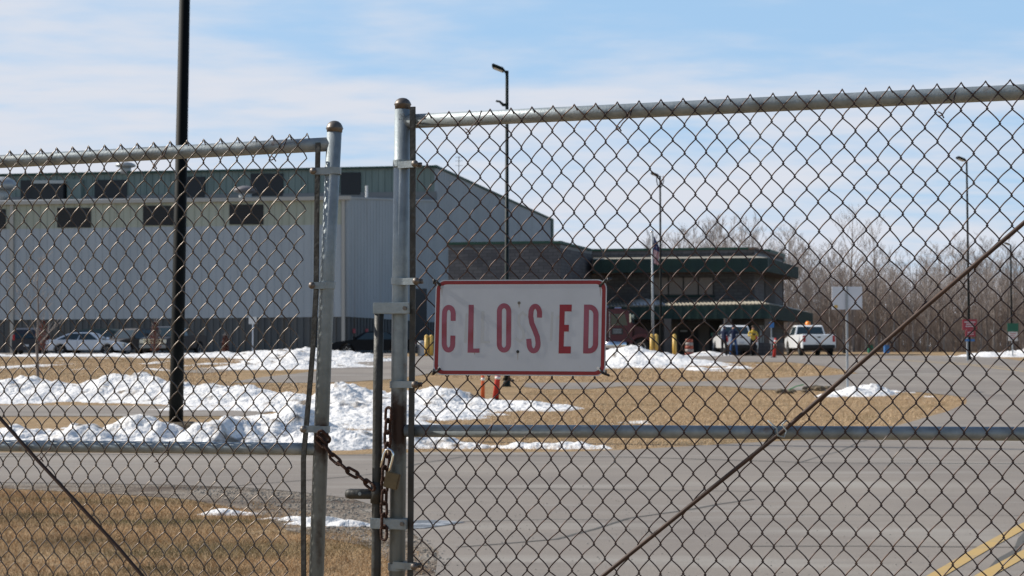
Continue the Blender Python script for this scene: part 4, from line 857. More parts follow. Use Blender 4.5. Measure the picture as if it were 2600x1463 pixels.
# ------------------------------------------------------------------ street furniture
def bollard(px, top, D, label, r=.095, group='yellow bollards outside the office'):
    g = on(px, D); h = P(px, top, D).z - g[2]; t = thing('bollard', label, 'bollard', g, group=group)
    b = MB(); b.lathe((0, 0, 0), [(r, 0), (r, h - r * 1.1)], 16); b.build('post', 'yellow', t, True); b = MB(); b.lathe((0, 0, h - r * 1.1), [(r, 0), (r * .92, r * .45), (r * .66, r * .82), (r * .3, r * 1.04), (.005, r * 1.1)], 16); b.build('dome_top', 'yellow', t, True)
bollard(1083, 850, 90, 'left yellow bollard of the pair at the left edge of the closed sign', .12)
bollard(1095, 850, 90, 'right yellow bollard of the pair at the left edge of the closed sign', .12)
bollard(1655, 848, 89.5, 'left yellow bollard of the pair beside the flagpole', .11); bollard(1666.5, 848, 89.5, 'right yellow bollard of the pair beside the flagpole', .11)
bollard(1712.5, 848, 90, 'single yellow bollard standing left of the orange traffic drum', .12)
g = on(1750, 94); t = thing('traffic_drum', 'orange and white traffic drum in front of the office door', 'traffic drum', g)
for i in range(5):
    b = MB(); z = i * .2; b.lathe((0, 0, z), [(.27 - i * .012, 0), (.262 - i * .012, .198)], 18); o = b.build('band', 'drum' if i % 2 == 0 else 'drum2', t, True)
b = MB(); b.lathe((0, 0, -.0), [(.36, 0), (.36, .05)], 18); b.build('base_ring', 'tyre', t)
def cone(px, y0, y1, D, w, label, lean=0, m='orange'):
    q = G(px, y1) if D is None else Vector(on(px, D)); h = P(px, y0, q.y).z - q.z
    t = thing('delineator_post', label, 'traffic post', q); t.rotation_euler = (0, lean, 0); b = MB(); b.lathe((0, 0, 0), [(w, 0), (w * .72, h * .92), (w * .5, h)], 14); b.build('tube', m, t, True)
    for k in (.62, .8): 
        b = MB(); r = w * (1 - .3 * k) + .004; b.lathe((0, 0, h * k), [(r, 0), (r - .003, h * .08)], 14); b.build('reflective_band', 'reflect', t, True)
    b = MB(); b.lathe((0, 0, 0), [(w * 1.9, 0), (w * 1.7, .04)], 10); b.build('foot', 'tyre', t)
cone(1226, 935, 1000, 40.5, .055, 'slim orange traffic post with white collar below the closed sign'); cone(1258, 930, 998, 40.8, .085, 'wider red orange traffic post right of the slim one below the sign', .10, 'red')
cone(1965, 858, 915, 78, .085, 'red plastic traffic post leaning on the kerb between the two white pickups', .09, 'red')
q = G(1288, 969); t = thing('equipment_case', 'black equipment case lying on grass below the closed sign', 'case', q); b = MB(); b.box((-.14, -.12, 0), (.13, .12, .14)); bevel(b.build('case_body', 'trim_black', t), .03); b = MB(); b.tube([(-.05, 0, .14), (-.04, 0, .2), (.05, 0, .2), (.06, 0, .14)], .012, 6); b.build('handle', 'trim_black', t); b = MB(); b.box((.12, -.1, 0), (.24, .06, .07)); bevel(b.build('side_pouch', 'trim_black', t), .02)
# light poles
def lamp(px, ptop, D, w, label, base_y=None, lean=0.0, head=True, arm2=False, loops=False, hs=.6, m='pole_black', pole_top=None):
    g = Vector(on(px, D)); h = P(px, ptop, D).z - g.z; t = thing('light_pole', label, 'light pole', g); t.rotation_euler = (0, lean, 0)
    b = MB(); b.lathe((0, 0, 0), [(w * .5, 0), (w * .48, h * .1), (w * .33, h)], 20); b.build('pole', m, t, True)
    b = MB(); b.box((-w * .95, -w * .95, 0), (w * .95, w * .95, .04)); b.lathe((0, 0, .04), [(w * .85, 0), (w * .75, .10), (w * .5, .14)], 12)
    bp = b.build('base_plate', m, t)
    if head:
        hd = bpy.data.objects.new('lamp_head', None); L = .75
        b = MB(); b.tube([(0, 0, h - .12), (-.05, -.02, h - .03), (-.12, -.04, h + .02)], .04, 8); b.build('arm', m, t)
        b = MB(); q = [(-.08, -.22, h - .04), (-.08 - .64 * hs, -.30, h + .16 * hs), (-.08 - .64 * hs, .18, h + .16 * hs), (-.08, .22, h - .04)]; b.prism([Vector(v) + Vector((0, 0, .10)) for v in q], [Vector(v) for v in q]); o = bevel(b.build('lamp_head', m, t), .03)
        b = MB(); q2 = [Vector(v) + Vector((.02, 0, -.012)) for v in [(-.16, -.17, h - .02), (-.04 - .64 * hs, -.24, h + .13 * hs), (-.04 - .64 * hs, .13, h + .13 * hs), (-.16, .17, h - .02)]]; b.prism(q2, [v + Vector((0, 0, .008)) for v in q2]); b.build('lens', 'lens', o)
    if arm2:
        b = MB(); z = h - 1.05; b.tube([(0, 0, z), (-.12, 0, z), (-.22, 0, z + .10), (-.34, 0, z + .12)], [.05, .05, .035, .03], 8); b.build('bracket_arm', m, t)
    if loops:
        for s in (-1, 1):
            b = MB(); b.tube([(s * .16 - .0, 0, h), (s * .17, 0, h - .25), (s * .12, 0, h - .45), (0, 0, h - .62)], .025, 6); b.build('cable', m, t)
    return t
# the near pole runs out of the top of the frame
lamp(448, -420, 26.0, .236, 'thick black light pole rising out of the near snow bank', lean=.0125)
lamp(1286.5, 180, 48, .145, 'dark green light pole rising behind the closed sign', arm2=True, m='pole_green', lean=.001)
lamp(1678, 447, 78, .13, 'dark light pole next to the flagpole in front of the office', loops=True, lean=-.001)
lamp(2461, 408, 72, .125, 'tall black light pole standing before the red board on the right', lean=-.003)
lamp(2569, 622, 120, .17, 'slim distant light pole behind the green and white board'); lamp(2614, 662, 130, .17, 'most distant light pole at the right edge of the picture')
b = MB(); g = on(448, 26); b.lathe(Vector(g) + Vector((0, 0, 0)), [(.42, 0), (.40, .22), (.30, .26)], 20); tag(b.build('pole_footing', 'dirt'), 'dark round footing under the thick black light pole', 'footing')
# flagpole
g = Vector(on(1658, 94)); h = P(1658, 592, 94).z - g.z; t = thing('flagpole', 'white flagpole in front of the office', 'flagpole', g); t.rotation_euler = (0, -.004, 0)
b = MB(); b.lathe((0, 0, 0), [(.085, 0), (.05, h)], 12); b.build('pole', 'post_grey', t, True); b = MB(); b.lathe((0, 0, h), [(.02, 0), (.09, .06), (.10, .12), (.06, .2), (.01, .22)], 12); b.build('ball_finial', 'chrome', t, True)
fl = thing('flag', 'limp striped flag with a dark blue canton hanging on the pole', 'flag', g + Vector((0, 0, h - .15))); fl.rotation_euler = (0, -.004, 0)
b = MB(); nz, nxx = 26, 9; vs = []
for j in range(nz + 1):
    for i in range(nxx + 1):
        t_ = j / nz; s_ = i / nxx; wv = .16 + .22 * math.sin(min(1, t_ * 1.3) * math.pi * .8) ; x = .05 + wv * s_; y = .10 * math.sin(s_ * 9 + t_ * 2) * (.4 + s_); vs.append((x, y, -1.65 * t_ - .25 * s_ * (1 - t_ * .5)))
fs = []; ms = []
for j in range(nz):
    for i in range(nxx): fs.append((j * (nxx + 1) + i, j * (nxx + 1) + i + 1, (j + 1) * (nxx + 1) + i + 1, (j + 1) * (nxx + 1) + i)); ms.append(2 if j < nz * .5 and not (i % 3 == 1 and j % 4 == 1) else (0 if (i + j // 6) % 2 == 0 else 1))
b.v = vs; b.f = fs; b.m = ms; b.build('cloth', ['flag_red', 'flag_white', 'flag_blue'], fl, True)
# signs
def signpost(label, px, D, ytop, ybot, w=.06, m='post_grey'):
    g = Vector(on(px, D)); t = thing('road_sign', label, 'sign', g); zt = P(px, ytop, D).z - g.z; b = MB(); b.box((-w / 2, -w / 2, 0), (w / 2, w / 2, zt)); b.build('post', m, t); return t, g
def board(t, g, pxc, D, x0, x1, y0, y1, m, name='board', dy=-.05, writing=None, wm='swhite'):
    a = P(x0, y0, D); c = P(x1, y1, D); b = MB(); b.box((a.x - g.x, dy - .012, c.z - g.z), (c.x - g.x, dy + .012, a.z - g.z)); o = b.build(name, m, t)
    if writing:
        for (u0, u1, v0, v1) in writing:
            b = MB(); wx, wz = c.x - a.x, a.z - c.z; b.box((a.x - g.x + wx * u0, dy - .016, a.z - g.z - wz * v1), (a.x - g.x + wx * u1, dy - .0125, a.z - g.z - wz * v0)); b.build('writing', wm, o)
    return o
gq = G(2151, 1000); D = gq.y; t, g = signpost('blank white sign back on a grey post at the tip of the snow heap', 2151, D, 727, 998, .055)
for x0, x1, y1 in ((2113, 2146, 787), (2154.5, 2190, 784)): pass
board(t, g, 0, D, 2113, 2190, 728, 786, 'sign_back', dy=.05); board(t, g, 0, D, 2119, 2127, 775, 782, 'yellow', name='sticker', dy=.03)
t, g = signpost('red board sign with a small blue one below, left of the tall black light pole', 2456, 70, 812, 905, .06)
board(t, g, 0, 70, 2443, 2480, 811, 838, 'sred', writing=[(.12, .88, .22, .30), (.25, .75, .42, .5), (.2, .8, .62, .70)]); board(t, g, 0, 70, 2450, 2476, 838.5, 855, 'sred', writing=[(.2, .8, .3, .4), (.2, .8, .6, .7)]); board(t, g, 0, 70, 2450, 2460, 861, 867, 'sblue'); board(t, g, 0, 70, 2464, 2474, 861, 867, 'sblue')
t, g = signpost('green and white board sign at the right edge above the snow heap', 2571, 82, 822, 890, .06)
board(t, g, 0, 82, 2557, 2585, 821, 842, 'sgreen'); board(t, g, 0, 82, 2560, 2583, 843, 866, 'swhite', writing=[(.15, .85, .15, .22), (.15, .7, .38, .45), (.15, .85, .6, .67)], wm='sred')
t, g = signpost('small white sign on a thin post before the warehouse wall', 641.5, 92, 805, 900, .07, 'sign_back'); board(t, g, 0, 92, 632, 652, 805, 823, 'swhite')
t, g = signpost('blue and white disabled parking sign by the red traffic post', 1959, 96, 816, 903, .06); board(t, g, 0, 96, 1953, 1965, 819, 832, 'sblue'); board(t, g, 0, 96, 1954, 1965, 857, 872, 'swhite', writing=[(.3, .7, .45, .75)], wm='sblue')
t, g = signpost('small blue sign above the cab of the first white pickup', 1841, 104 - 3.4, 816, 903, .05); board(t, g, 0, 100.6, 1836, 1846, 815, 826, 'sblue')
t, g = signpost('small green sign left of the first white pickup', 1810, 100, 846, 903, .05); board(t, g, 0, 100, 1805, 1815, 845, 853, 'sgreen')
b = MB()
t = thing('litter_bin', 'pale concrete litter bin left of the bollard pair', 'bin', on(1070, 92)); b.lathe((0, 0, 0), [(.22, 0), (.24, .7), (.2, .75)], 14); b.build('bin_body', 'swhite', t); b = MB(); b.lathe((0, 0, .75), [(.25, 0), (.2, .10), (.05, .14)], 14); b.build('bin_lid', 'post_grey', t)
for px, m, lb in ((2210, 'sgreen', 'small green bin against the foot of the bare wood'), (2251, 'sblue', 'small blue bin against the foot of the bare wood'), (2146, 'trim_black', 'small black bin against the foot of the bare wood')):
    t = thing('wheelie_bin', lb, 'bin', on(px, 125)); b = MB(); b.box((-.2, -.2, 0), (.2, .2, .6)); bevel(b.build('bin_body', m, t), .05); b = MB(); b.box((-.22, -.22, .6), (.22, .22, .67)); bevel(b.build('bin_lid', m, t), .03)

# ------------------------------------------------------------------ trees
def grow(rnd, H, r0, nb, spread, sub=(6, 4), up=.75, start=.25, twig=.012):
    tr = MB(); cr = MB(); pts = []; x = y = 0
    n = 9
    for i in range(n + 1): t = i / n; pts.append(Vector((x, y, H * t))); x += rnd.uniform(-1, 1) * H * .008; y += rnd.uniform(-1, 1) * H * .008
    tr.tube(pts, [r0 * (1 - t / n * .92) + .006 for t in range(n + 1)], 6)
    def br(mb, a, d, L, r, lv):
        seg = 3 if lv < 3 else 2; p = [a]; dd = d.copy()
        for i in range(seg): dd = (dd + Vector((rnd.uniform(-.18, .18), rnd.uniform(-.18, .18), .10))).normalized(); p.append(p[-1] + dd * L / seg)
        mb.tube(p, [max(twig * .6, r * (1 - .7 * i / seg)) for i in range(seg + 1)], 4 if lv < 2 else 3, caps=False)
        if lv >= 3: return
        for k in range(sub[lv - 1]):
            t = rnd.uniform(.25, 1.0); i = min(seg - 1, int(t * seg)); q = p[i].lerp(p[i + 1], t * seg - i)
            az = rnd.uniform(0, 6.283); off = Vector((math.cos(az), math.sin(az), rnd.uniform(-.1, .5))) * .62
            br(mb, q, (dd + off).normalized(), L * rnd.uniform(.4, .62), max(twig, r * .5), lv + 1)
    for k in range(nb):
        t = start + (1 - start) * (k + rnd.random()) / nb; i = min(n - 1, int(t * n)); a = pts[i].lerp(pts[i + 1], t * n - i); az = k * 2.4 + rnd.uniform(-.5, .5)
        d = Vector((math.cos(az) * spread, math.sin(az) * spread, up)).normalized()
        br(cr, a, d, H * .36 * (1.12 - .8 * t) * rnd.uniform(.8, 1.2), r0 * .38 * (1.1 - .8 * t), 1)
    return tr, cr
variants = []
rnd = random.Random(5)
GRP = 'bare trees of the wood on the right'
for k in range(6):
    tr, cr = grow(rnd, 11.5 + k * .25, .10 + .015 * (k % 3), 15, .62, (6, 4), twig=.016)
    t = thing('bare_tree', 'leafless grey tree in the wood behind the road', 'tree', group=GRP)
    tr.build('trunk', 'bark_pale' if k % 2 == 0 else 'bark', t); cr.build('crown', 'twig', t); variants.append(t)
spots = []
for row, D in enumerate((158, 163, 168, 174, 181)):
    x = 15 + row * .3
    while x < 78:
        spots.append((x + rnd.uniform(-.6, .6), D + rnd.uniform(-2, 2), row)); x += rnd.uniform(1.1, 2.6) + row * .1
used = [False] * 6
def hprof(px):
    # crown-top height in pixels of the photograph's skyline
    K = [(1600, 610), (1700, 605), (1800, 592), (1900, 585), (1960, 580), (2040, 618), (2100, 640), (2180, 640), (2260, 650), (2330, 668), (2420, 625), (2500, 620), (2600, 650), (2900, 650), (3400, 650)]
    for i in range(len(K) - 1):
        if K[i][0] <= px <= K[i + 1][0]: return K[i][1] + (K[i + 1][1] - K[i][1]) * (px - K[i][0]) / (K[i + 1][0] - K[i][0])
    return 640
for x, D, row in spots:
    k = rnd.randrange(6)
    if used[k]: t = copy_tree(variants[k])
    else: t = variants[k]; used[k] = True
    px = CX + F * x / D; Ht = (HOR - hprof(px)) / F * D + .55; Ht *= rnd.uniform(.72, 1.03)
    t.location = (x, D, .95); t.rotation_euler = (0, 0, rnd.uniform(0, 6.28)); s = Ht / (11.5 + k * .25); t.scale = (s, s, s)
for k in range(6):
    if not used[k]: variants[k].location = (40 + k, 170, .95)
def special(label, px, D, ytop, r0, nb, spread, name='bare_tree', m='bark', up=.8, start=.2, sub=(6, 4), seed=1, tw=.014):
    g = on(px, D); H = P(px, ytop, D).z - g[2]; tr, cr = grow(random.Random(seed), H, r0, nb, spread, sub, up, start, tw); t = thing(name, label, 'tree', g); tr.build('trunk', m, t); cr.build('crown', 'twig', t); return t
special('tallest wide leafless tree rising above the wood behind the blank sign', 2166, 156, 562, .17, 17, .6, sub=(5, 4), seed=3, start=.32)
special('second tall leafless tree of the wood, just right of the blank sign', 2226, 157, 590, .14, 14, .6, sub=(5, 4), seed=8)
special('thin bare sapling on the grass in front of the silver car', 98, 50, 676, .05, 12, .7, name='sapling', seed=4, sub=(3, 2), tw=.008, start=.3)
# a thicket of young stems fills the wood between the trees
rnd = random.Random(21); b = MB()
for i in range(5200):
    x = rnd.uniform(14, 80); D = rnd.uniform(157, 186); h = rnd.uniform(2.0, 7.6) * (1 + .35 * fbm(x, D, .12, 3, 2)); a = Vector((x, D, .9)); lean = Vector((rnd.uniform(-.12, .12), rnd.uniform(-.1, .1), 1)).normalized()
    tip = a + lean * h; r = rnd.uniform(.015, .035); b.tube([a, a + lean * h * .6 + Vector((rnd.uniform(-.1, .1), 0, 0)), tip], [r, r * .8, r * .3], 3, caps=False)
    for q in range(5):
        s_ = a.lerp(tip, rnd.uniform(.45, .95)); az = rnd.uniform(0, 6.28); b.tube([s_, s_ + Vector((math.cos(az) * .35, math.sin(az) * .35, .75)) * rnd.uniform(.6, 1.6)], [.018, .008], 3, caps=False)
tag(b.build('thicket', 'thicket'), 'dense brown thicket of young stems under the bare trees', 'thicket', kind='stuff')
b = MB()
for i in range(1500):
    x = rnd.uniform(13, 95); D = rnd.uniform(187, 200); h = rnd.uniform(4, 10.5); r = rnd.uniform(.03, .07); a = Vector((x, D, .9)); b.tube([a, a + Vector((rnd.uniform(-.5, .5), 0, h))], [r, r * .4], 3, caps=False)
    for q in range(7):
        s_ = a + Vector((0, 0, h * rnd.uniform(.3, .95))); az = rnd.uniform(0, 6.28); b.tube([s_, s_ + Vector((math.cos(az) * .5, math.sin(az) * .5, 1.1)) * rnd.uniform(.6, 1.6)], [.03, .012], 3, caps=False)
tag(b.build('far_wood', 'thicket'), 'far side of the leafless wood closing the view', 'wood', kind='stuff')
def redtree(label, px, D, y0, w, seed):
    g = Vector(on(px, D)); H = P(px, y0, D).z - g.z; rnd = random.Random(seed); tr, cr = grow(rnd, H, .05, 12, .5, (4, 3), .9, .2, .01); t = thing('young_oak', label, 'tree', g); tr.build('trunk', 'bark', t); cr.build('crown', 'twig', t)
    b = MB()
    for i in range(650):
        z = rnd.uniform(.15, .98) * H; rr = w * math.sin(max(.1, min(1, z / H)) * math.pi) ** .5 * rnd.uniform(.1, 1) * (1 + .4 * fbm(z, seed, 1.5, 2, 1)); a = rnd.uniform(0, 6.28); c = Vector((rr * math.cos(a), rr * math.sin(a), z)); u = Vector((rnd.uniform(-1, 1), rnd.uniform(-1, 1), rnd.uniform(-1, 1))).normalized() * .055; v_ = u.cross(Vector((.3, .5, 1))).normalized() * .035
        b.add([c - u, c + v_, c + u, c - v_], [(0, 1, 2, 3)])
    b.build('leaves', 'leaf_red', t)
redtree('young tree with withered red leaves left of the silver car', 109, 95, 812, .42, 3); redtree('young tree with withered red leaves just left of the black pole', 394, 95, 817, .34, 6); redtree('low withered shrub in front of the warehouse right of the black pole', 572, 100, 850, .35, 9)

def grime(m, z0, z1):
    # weathering film that gets stronger towards the ground
    t = m.node_tree; b = t.nodes['Principled BSDF']; tcn = t.nodes.new('ShaderNodeTexCoord'); sp_ = t.nodes.new('ShaderNodeSeparateXYZ'); t.links.new(tcn.outputs['Object'], sp_.inputs[0])
    n = t.nodes.new('ShaderNodeTexNoise'); n.inputs['Scale'].default_value = 14; mp_ = t.nodes.new('ShaderNodeMapping'); mp_.inputs['Scale'].default_value = (1, 1, .12); t.links.new(tcn.outputs['Object'], mp_.inputs[0]); t.links.new(mp_.outputs[0], n.inputs['Vector'])
    ad = t.nodes.new('ShaderNodeMath'); ad.operation = 'MULTIPLY_ADD'; t.links.new(n.outputs[0], ad.inputs[0]); ad.inputs[1].default_value = .5; t.links.new(sp_.outputs[2], ad.inputs[2])
    mr = t.nodes.new('ShaderNodeMapRange'); mr.inputs[1].default_value = z0 + .25; mr.inputs[2].default_value = z1 + .25; mr.inputs[3].default_value = 0; mr.inputs[4].default_value = .75; t.links.new(ad.outputs[0], mr.inputs[0])
    x = t.nodes.new('ShaderNodeMix'); x.data_type = 'RGBA'; t.links.new(b.inputs['Base Color'].links[0].from_socket, x.inputs[6]); x.inputs[7].default_value = (0.13, 0.125, 0.10, 1); t.links.new(mr.outputs[0], x.inputs[0]); t.links.new(x.outputs[2], b.inputs['Base Color'])
def rust_at(m, pts):
    t = m.node_tree; b = t.nodes['Principled BSDF']
    tcn = t.nodes.new('ShaderNodeTexCoord'); n = t.nodes.new('ShaderNodeTexNoise'); n.inputs['Scale'].default_value = 45; n.inputs['Detail'].default_value = 6; t.links.new(tcn.outputs['Object'], n.inputs['Vector'])
    for c, rad, st in pts:
        mp_ = t.nodes.new('ShaderNodeMapping'); mp_.vector_type = 'POINT'; mp_.inputs['Location'].default_value = (-c.x, -c.y, -c.z * st); mp_.inputs['Scale'].default_value = (1, 1, st); t.links.new(tcn.outputs['Object'], mp_.inputs[0])
        ln = t.nodes.new('ShaderNodeVectorMath'); ln.operation = 'LENGTH'; t.links.new(mp_.outputs[0], ln.inputs[0])
        ad = t.nodes.new('ShaderNodeMath'); ad.operation = 'MULTIPLY_ADD'; t.links.new(n.outputs[0], ad.inputs[0]); ad.inputs[1].default_value = rad * 1.1; t.links.new(ln.outputs['Value'], ad.inputs[2])
        mr = t.nodes.new('ShaderNodeMapRange'); mr.inputs[1].default_value = rad * 1.7; mr.inputs[2].default_value = rad * 1.1; t.links.new(ad.outputs[0], mr.inputs[0])
        x = t.nodes.new('ShaderNodeMix'); x.data_type = 'RGBA'; t.links.new(b.inputs['Base Color'].links[0].from_socket, x.inputs[6]); x.inputs[7].default_value = (0.040, 0.020, 0.014, 1); t.links.new(mr.outputs[0], x.inputs[0]); t.links.new(x.outputs[2], b.inputs['Base Color'])

# ------------------------------------------------------------------ the gates
def rot_pts(pl, pts, off): return [pl.hit(x, y, off) for x, y in pts]
def tube_px(pl, pts, off, r, n=12):
    b = MB(); b.tube(rot_pts(pl, pts, off), r, n); return b
GR = Plane(1080, 4.20, 2600, 3.80); GL = Plane(0, 4.59, 800, 4.276)
gr = thing('chain_link_gate', 'right gate leaf of rusty chain link carrying the closed sign', 'gate', (1.6, 3.7, .1)); gl = thing('chain_link_gate', 'left gate leaf of chain link with a leaning end post', 'gate', (-1.6, 4.6, .1))
# right leaf pipes
BK = -.026
M['post_r'] = M['galv'].copy(); grime(M['post_r'], 1.65, 1.15); rust_at(M['post_r'], [(GR.hit(1008, 1078, -.005), .042, .45), (GR.hit(1030, 1090, -.005), .02, .5), (GR.hit(1034, 318, 0), .012, .5)])
M['post_l'] = M['galv'].copy(); grime(M['post_l'], 1.75, 1.25); rust_at(M['post_l'], [(GL.hit(818, 1122, -.005), .034, .5), (GL.hit(812, 1380, 0), .016, .15)])
tube_px(GR, [(1030, 309), (1600, 282), (2600, 234), (3300, 200)], BK, .0195, 20).build('top_rail', 'galv', gr, True, True)
tube_px(GR, [(1030, 1094), (1560, 1096), (2600, 1102), (3300, 1106)], BK, .0168, 20).build('middle_rail', 'galv', gr, True, True)
tube_px(GR, [(1022, 279), (1016, 700), (1009, 1400), (995, 2240)], BK, .0215, 24).build('end_post', 'post_r', gr, True, True)
tube_px(GR, [(3300, 200), (3320, 2300)], BK, .0215, 16).build('hinge_post', 'galv', gr, True, True)
tube_px(GR, [(1000, 2235), (3300, 2290)], BK, .0195, 16).build('bottom_rail', 'galv', gr, True, True)
tube_px(GL, [(-620, 437), (0, 410.5), (640, 376.5), (846, 366)], BK, .0195, 20).build('top_rail', 'galv', gl, True, True)
tube_px(GL, [(-620, 1126), (0, 1132), (640, 1138.5), (815, 1141)], BK, .0168, 20).build('middle_rail', 'galv', gl, True, True)
tube_px(GL, [(849, 335), (831, 700), (812, 1200), (802, 1500), (774, 2240)], BK, .0203, 24).build('end_post', 'post_l', gl, True, True)
tube_px(GL, [(-620, 437), (-640, 2250)], BK, .0215, 16).build('hinge_post', 'galv', gl, True, True)
tube_px(GL, [(-640, 2235), (774, 2235)], BK, .0195, 16).build('bottom_rail', 'galv', gl, True, True)
def capat(pl, px, ytop, yrim, yskirt, r, parent):
    t_ = pl.hit(px, ytop, BK); m_ = pl.hit(px, yrim, BK); s_ = pl.hit(px, yskirt, BK); b = MB(); h = t_.z - m_.z
    b.lathe(s_, [(r * .93, 0), (r * .95, m_.z - s_.z - .003), (r * 1.05, m_.z - s_.z), (r * 1.0, m_.z - s_.z + .003), (r * .93, m_.z - s_.z + h * .35), (r * .78, m_.z - s_.z + h * .65), (r * .5, m_.z - s_.z + h * .9), (r * .22, m_.z - s_.z + h * .99), (.001, m_.z - s_.z + h)], 24); b.build('post_cap', 'cap', parent, True, True)
capat(GR, 1022.5, 249, 266, 279, .0225, gr); capat(GL, 849.5, 307, 327, 336, .0228, gl)
def ribbon(pl, pts, w, th, off):
    b = MB(); P0 = rot_pts(pl, pts, off); ww = pl.u * w / 2; n = len(P0); vs = []
    for p in P0: vs += [p - ww, p + ww, p + ww - pl.n * th, p - ww - pl.n * th]
    b.add(vs, [(i * 4 + k, i * 4 + (k + 1) % 4, i * 4 + 4 + (k + 1) % 4, i * 4 + 4 + k) for i in range(n - 1) for k in range(4)] + [(0, 1, 2, 3), tuple(4 * (n - 1) + k for k in (3, 2, 1, 0))]); return b
fixn(ribbon(GR, [(1047, 271), (1047.5, 430), (1047, 800), (1043, 1150), (1041, 1463), (1035, 2200)], .0155, .005, .003).build('tension_bar', 'galv_dark', gr, world=True))
fixn(ribbon(GL, [(806.5, 362), (804, 500), (801.5, 740), (794, 880), (784, 1000), (776, 1090), (769.5, 1165), (769.5, 1300), (770, 1463), (760, 2200)], .0135, .005, .003).build('tension_bar', 'galv_dark', gl, world=True))
def band(pl, pxp, y0, y1, pxb, r, parent, side):
    """a strap round the post with two ears running to a bolt at pxb"""
    yc = (y0 + y1) / 2; c = pl.hit(pxp, yc, BK); hh = abs(pl.hit(pxp, y0, BK).z - pl.hit(pxp, y1, BK).z) / 2; b = MB(); n = 24; R1, R0 = r + .0035, r + .0005; vs = []
    for z in (-hh, hh):
        for rr in (R0, R1):
            for k in range(n): a = 2 * math.pi * k / n; vs.append(c + Vector((rr * math.cos(a), rr * math.sin(a), z)))
    fs = []
    for k in range(n):
        j = (k + 1) % n; fs += [(n + k, n + j, 3 * n + j, 3 * n + k), (k, 2 * n + k, 2 * n + j, j), (k, j, n + j, n + k), (2 * n + k, 3 * n + k, 3 * n + j, 2 * n + j)]
    b.add(vs, fs); e = pl.hit(pxb, yc, .012); s0 = c + pl.n * (R1 - .002); s0.z = e.z
    m = (s0 + e) / 2; b.obox(m, (e - s0) / 2 + pl.u * .004 * side, pl.n * .0016, Vector((0, 0, hh)))
    m2 = m - pl.n * .02; b.obox(m2, (e - s0) / 2, pl.n * .0016, Vector((0, 0, hh)))
    o = fixn(b.build('brace_band', 'galv', parent, world=True))
    b = MB(); b.tube([e - pl.n * .03, e + pl.n * .004], .0045, 8); c2 = e + pl.n * .003; 
    vs = []
    for i, (rr, dd) in enumerate(((.0098, 0), (.0095, .002), (.007, .005), (.0005, .0065))):
        for k in range(12): a = k * math.pi / 6; vs.append(c2 + pl.u * rr * math.cos(a) + Vector((0, 0, rr * math.sin(a))) + pl.n * dd)
    b.add(vs, [(i * 12 + k, i * 12 + (k + 1) % 12, (i + 1) * 12 + (k + 1) % 12, (i + 1) * 12 + k) for i in range(3) for k in range(12)])
    b.obox(e - pl.n * .026 + pl.u * .004 * side, pl.u * .006, pl.n * .004, Vector((0, 0, .006)))
    b.build('bolt', 'cap', o, True, True)
for yc, px, pb in ((416, 1021, 1054), (714, 1016.5, 1057), (977, 1013, 1054), (1439, 1008.5, 1052)): band(GR, px, yc - 8.5, yc + 8.5, pb, .0215, gr, 1)
for yc, px, pb in ((434.5, 844.5, 796), (725, 829.7, 793), (1090, 816, 771)): band(GL, px, yc - 8.5, yc + 8.5, pb, .0203, gl, -1)
ik = MB()
for st in ([(1014, 292), (1017, 289), (1019, 293), (1013, 304), (1020, 303)], [(1024, 288), (1020, 297), (1029, 295)], [(1027, 290), (1024, 304)]): ik.tube([GR.hit(x, y, BK + .0212) for x, y in st], .0006, 4)
ik.build('pen_mark', 'black_plastic', gr, world=True)
# diagonal truss rods
def rod(pl, pts, r, parent, m='rodrust'):
    b = tube_px(pl, pts, .004, r, 10); return b.build('truss_rod', m, parent, True, True)
rod(GR, [(1000, 1880), (1530, 1463), (1760, 1278), (1984, 1098), (2300, 822), (2600, 566), (3000, 235)], .0056, gr)
rod(GL, [(-560, 470), (0, 1062), (90, 1163), (170, 1249), (300, 1390), (362, 1463), (790, 1950)], .0052, gl)
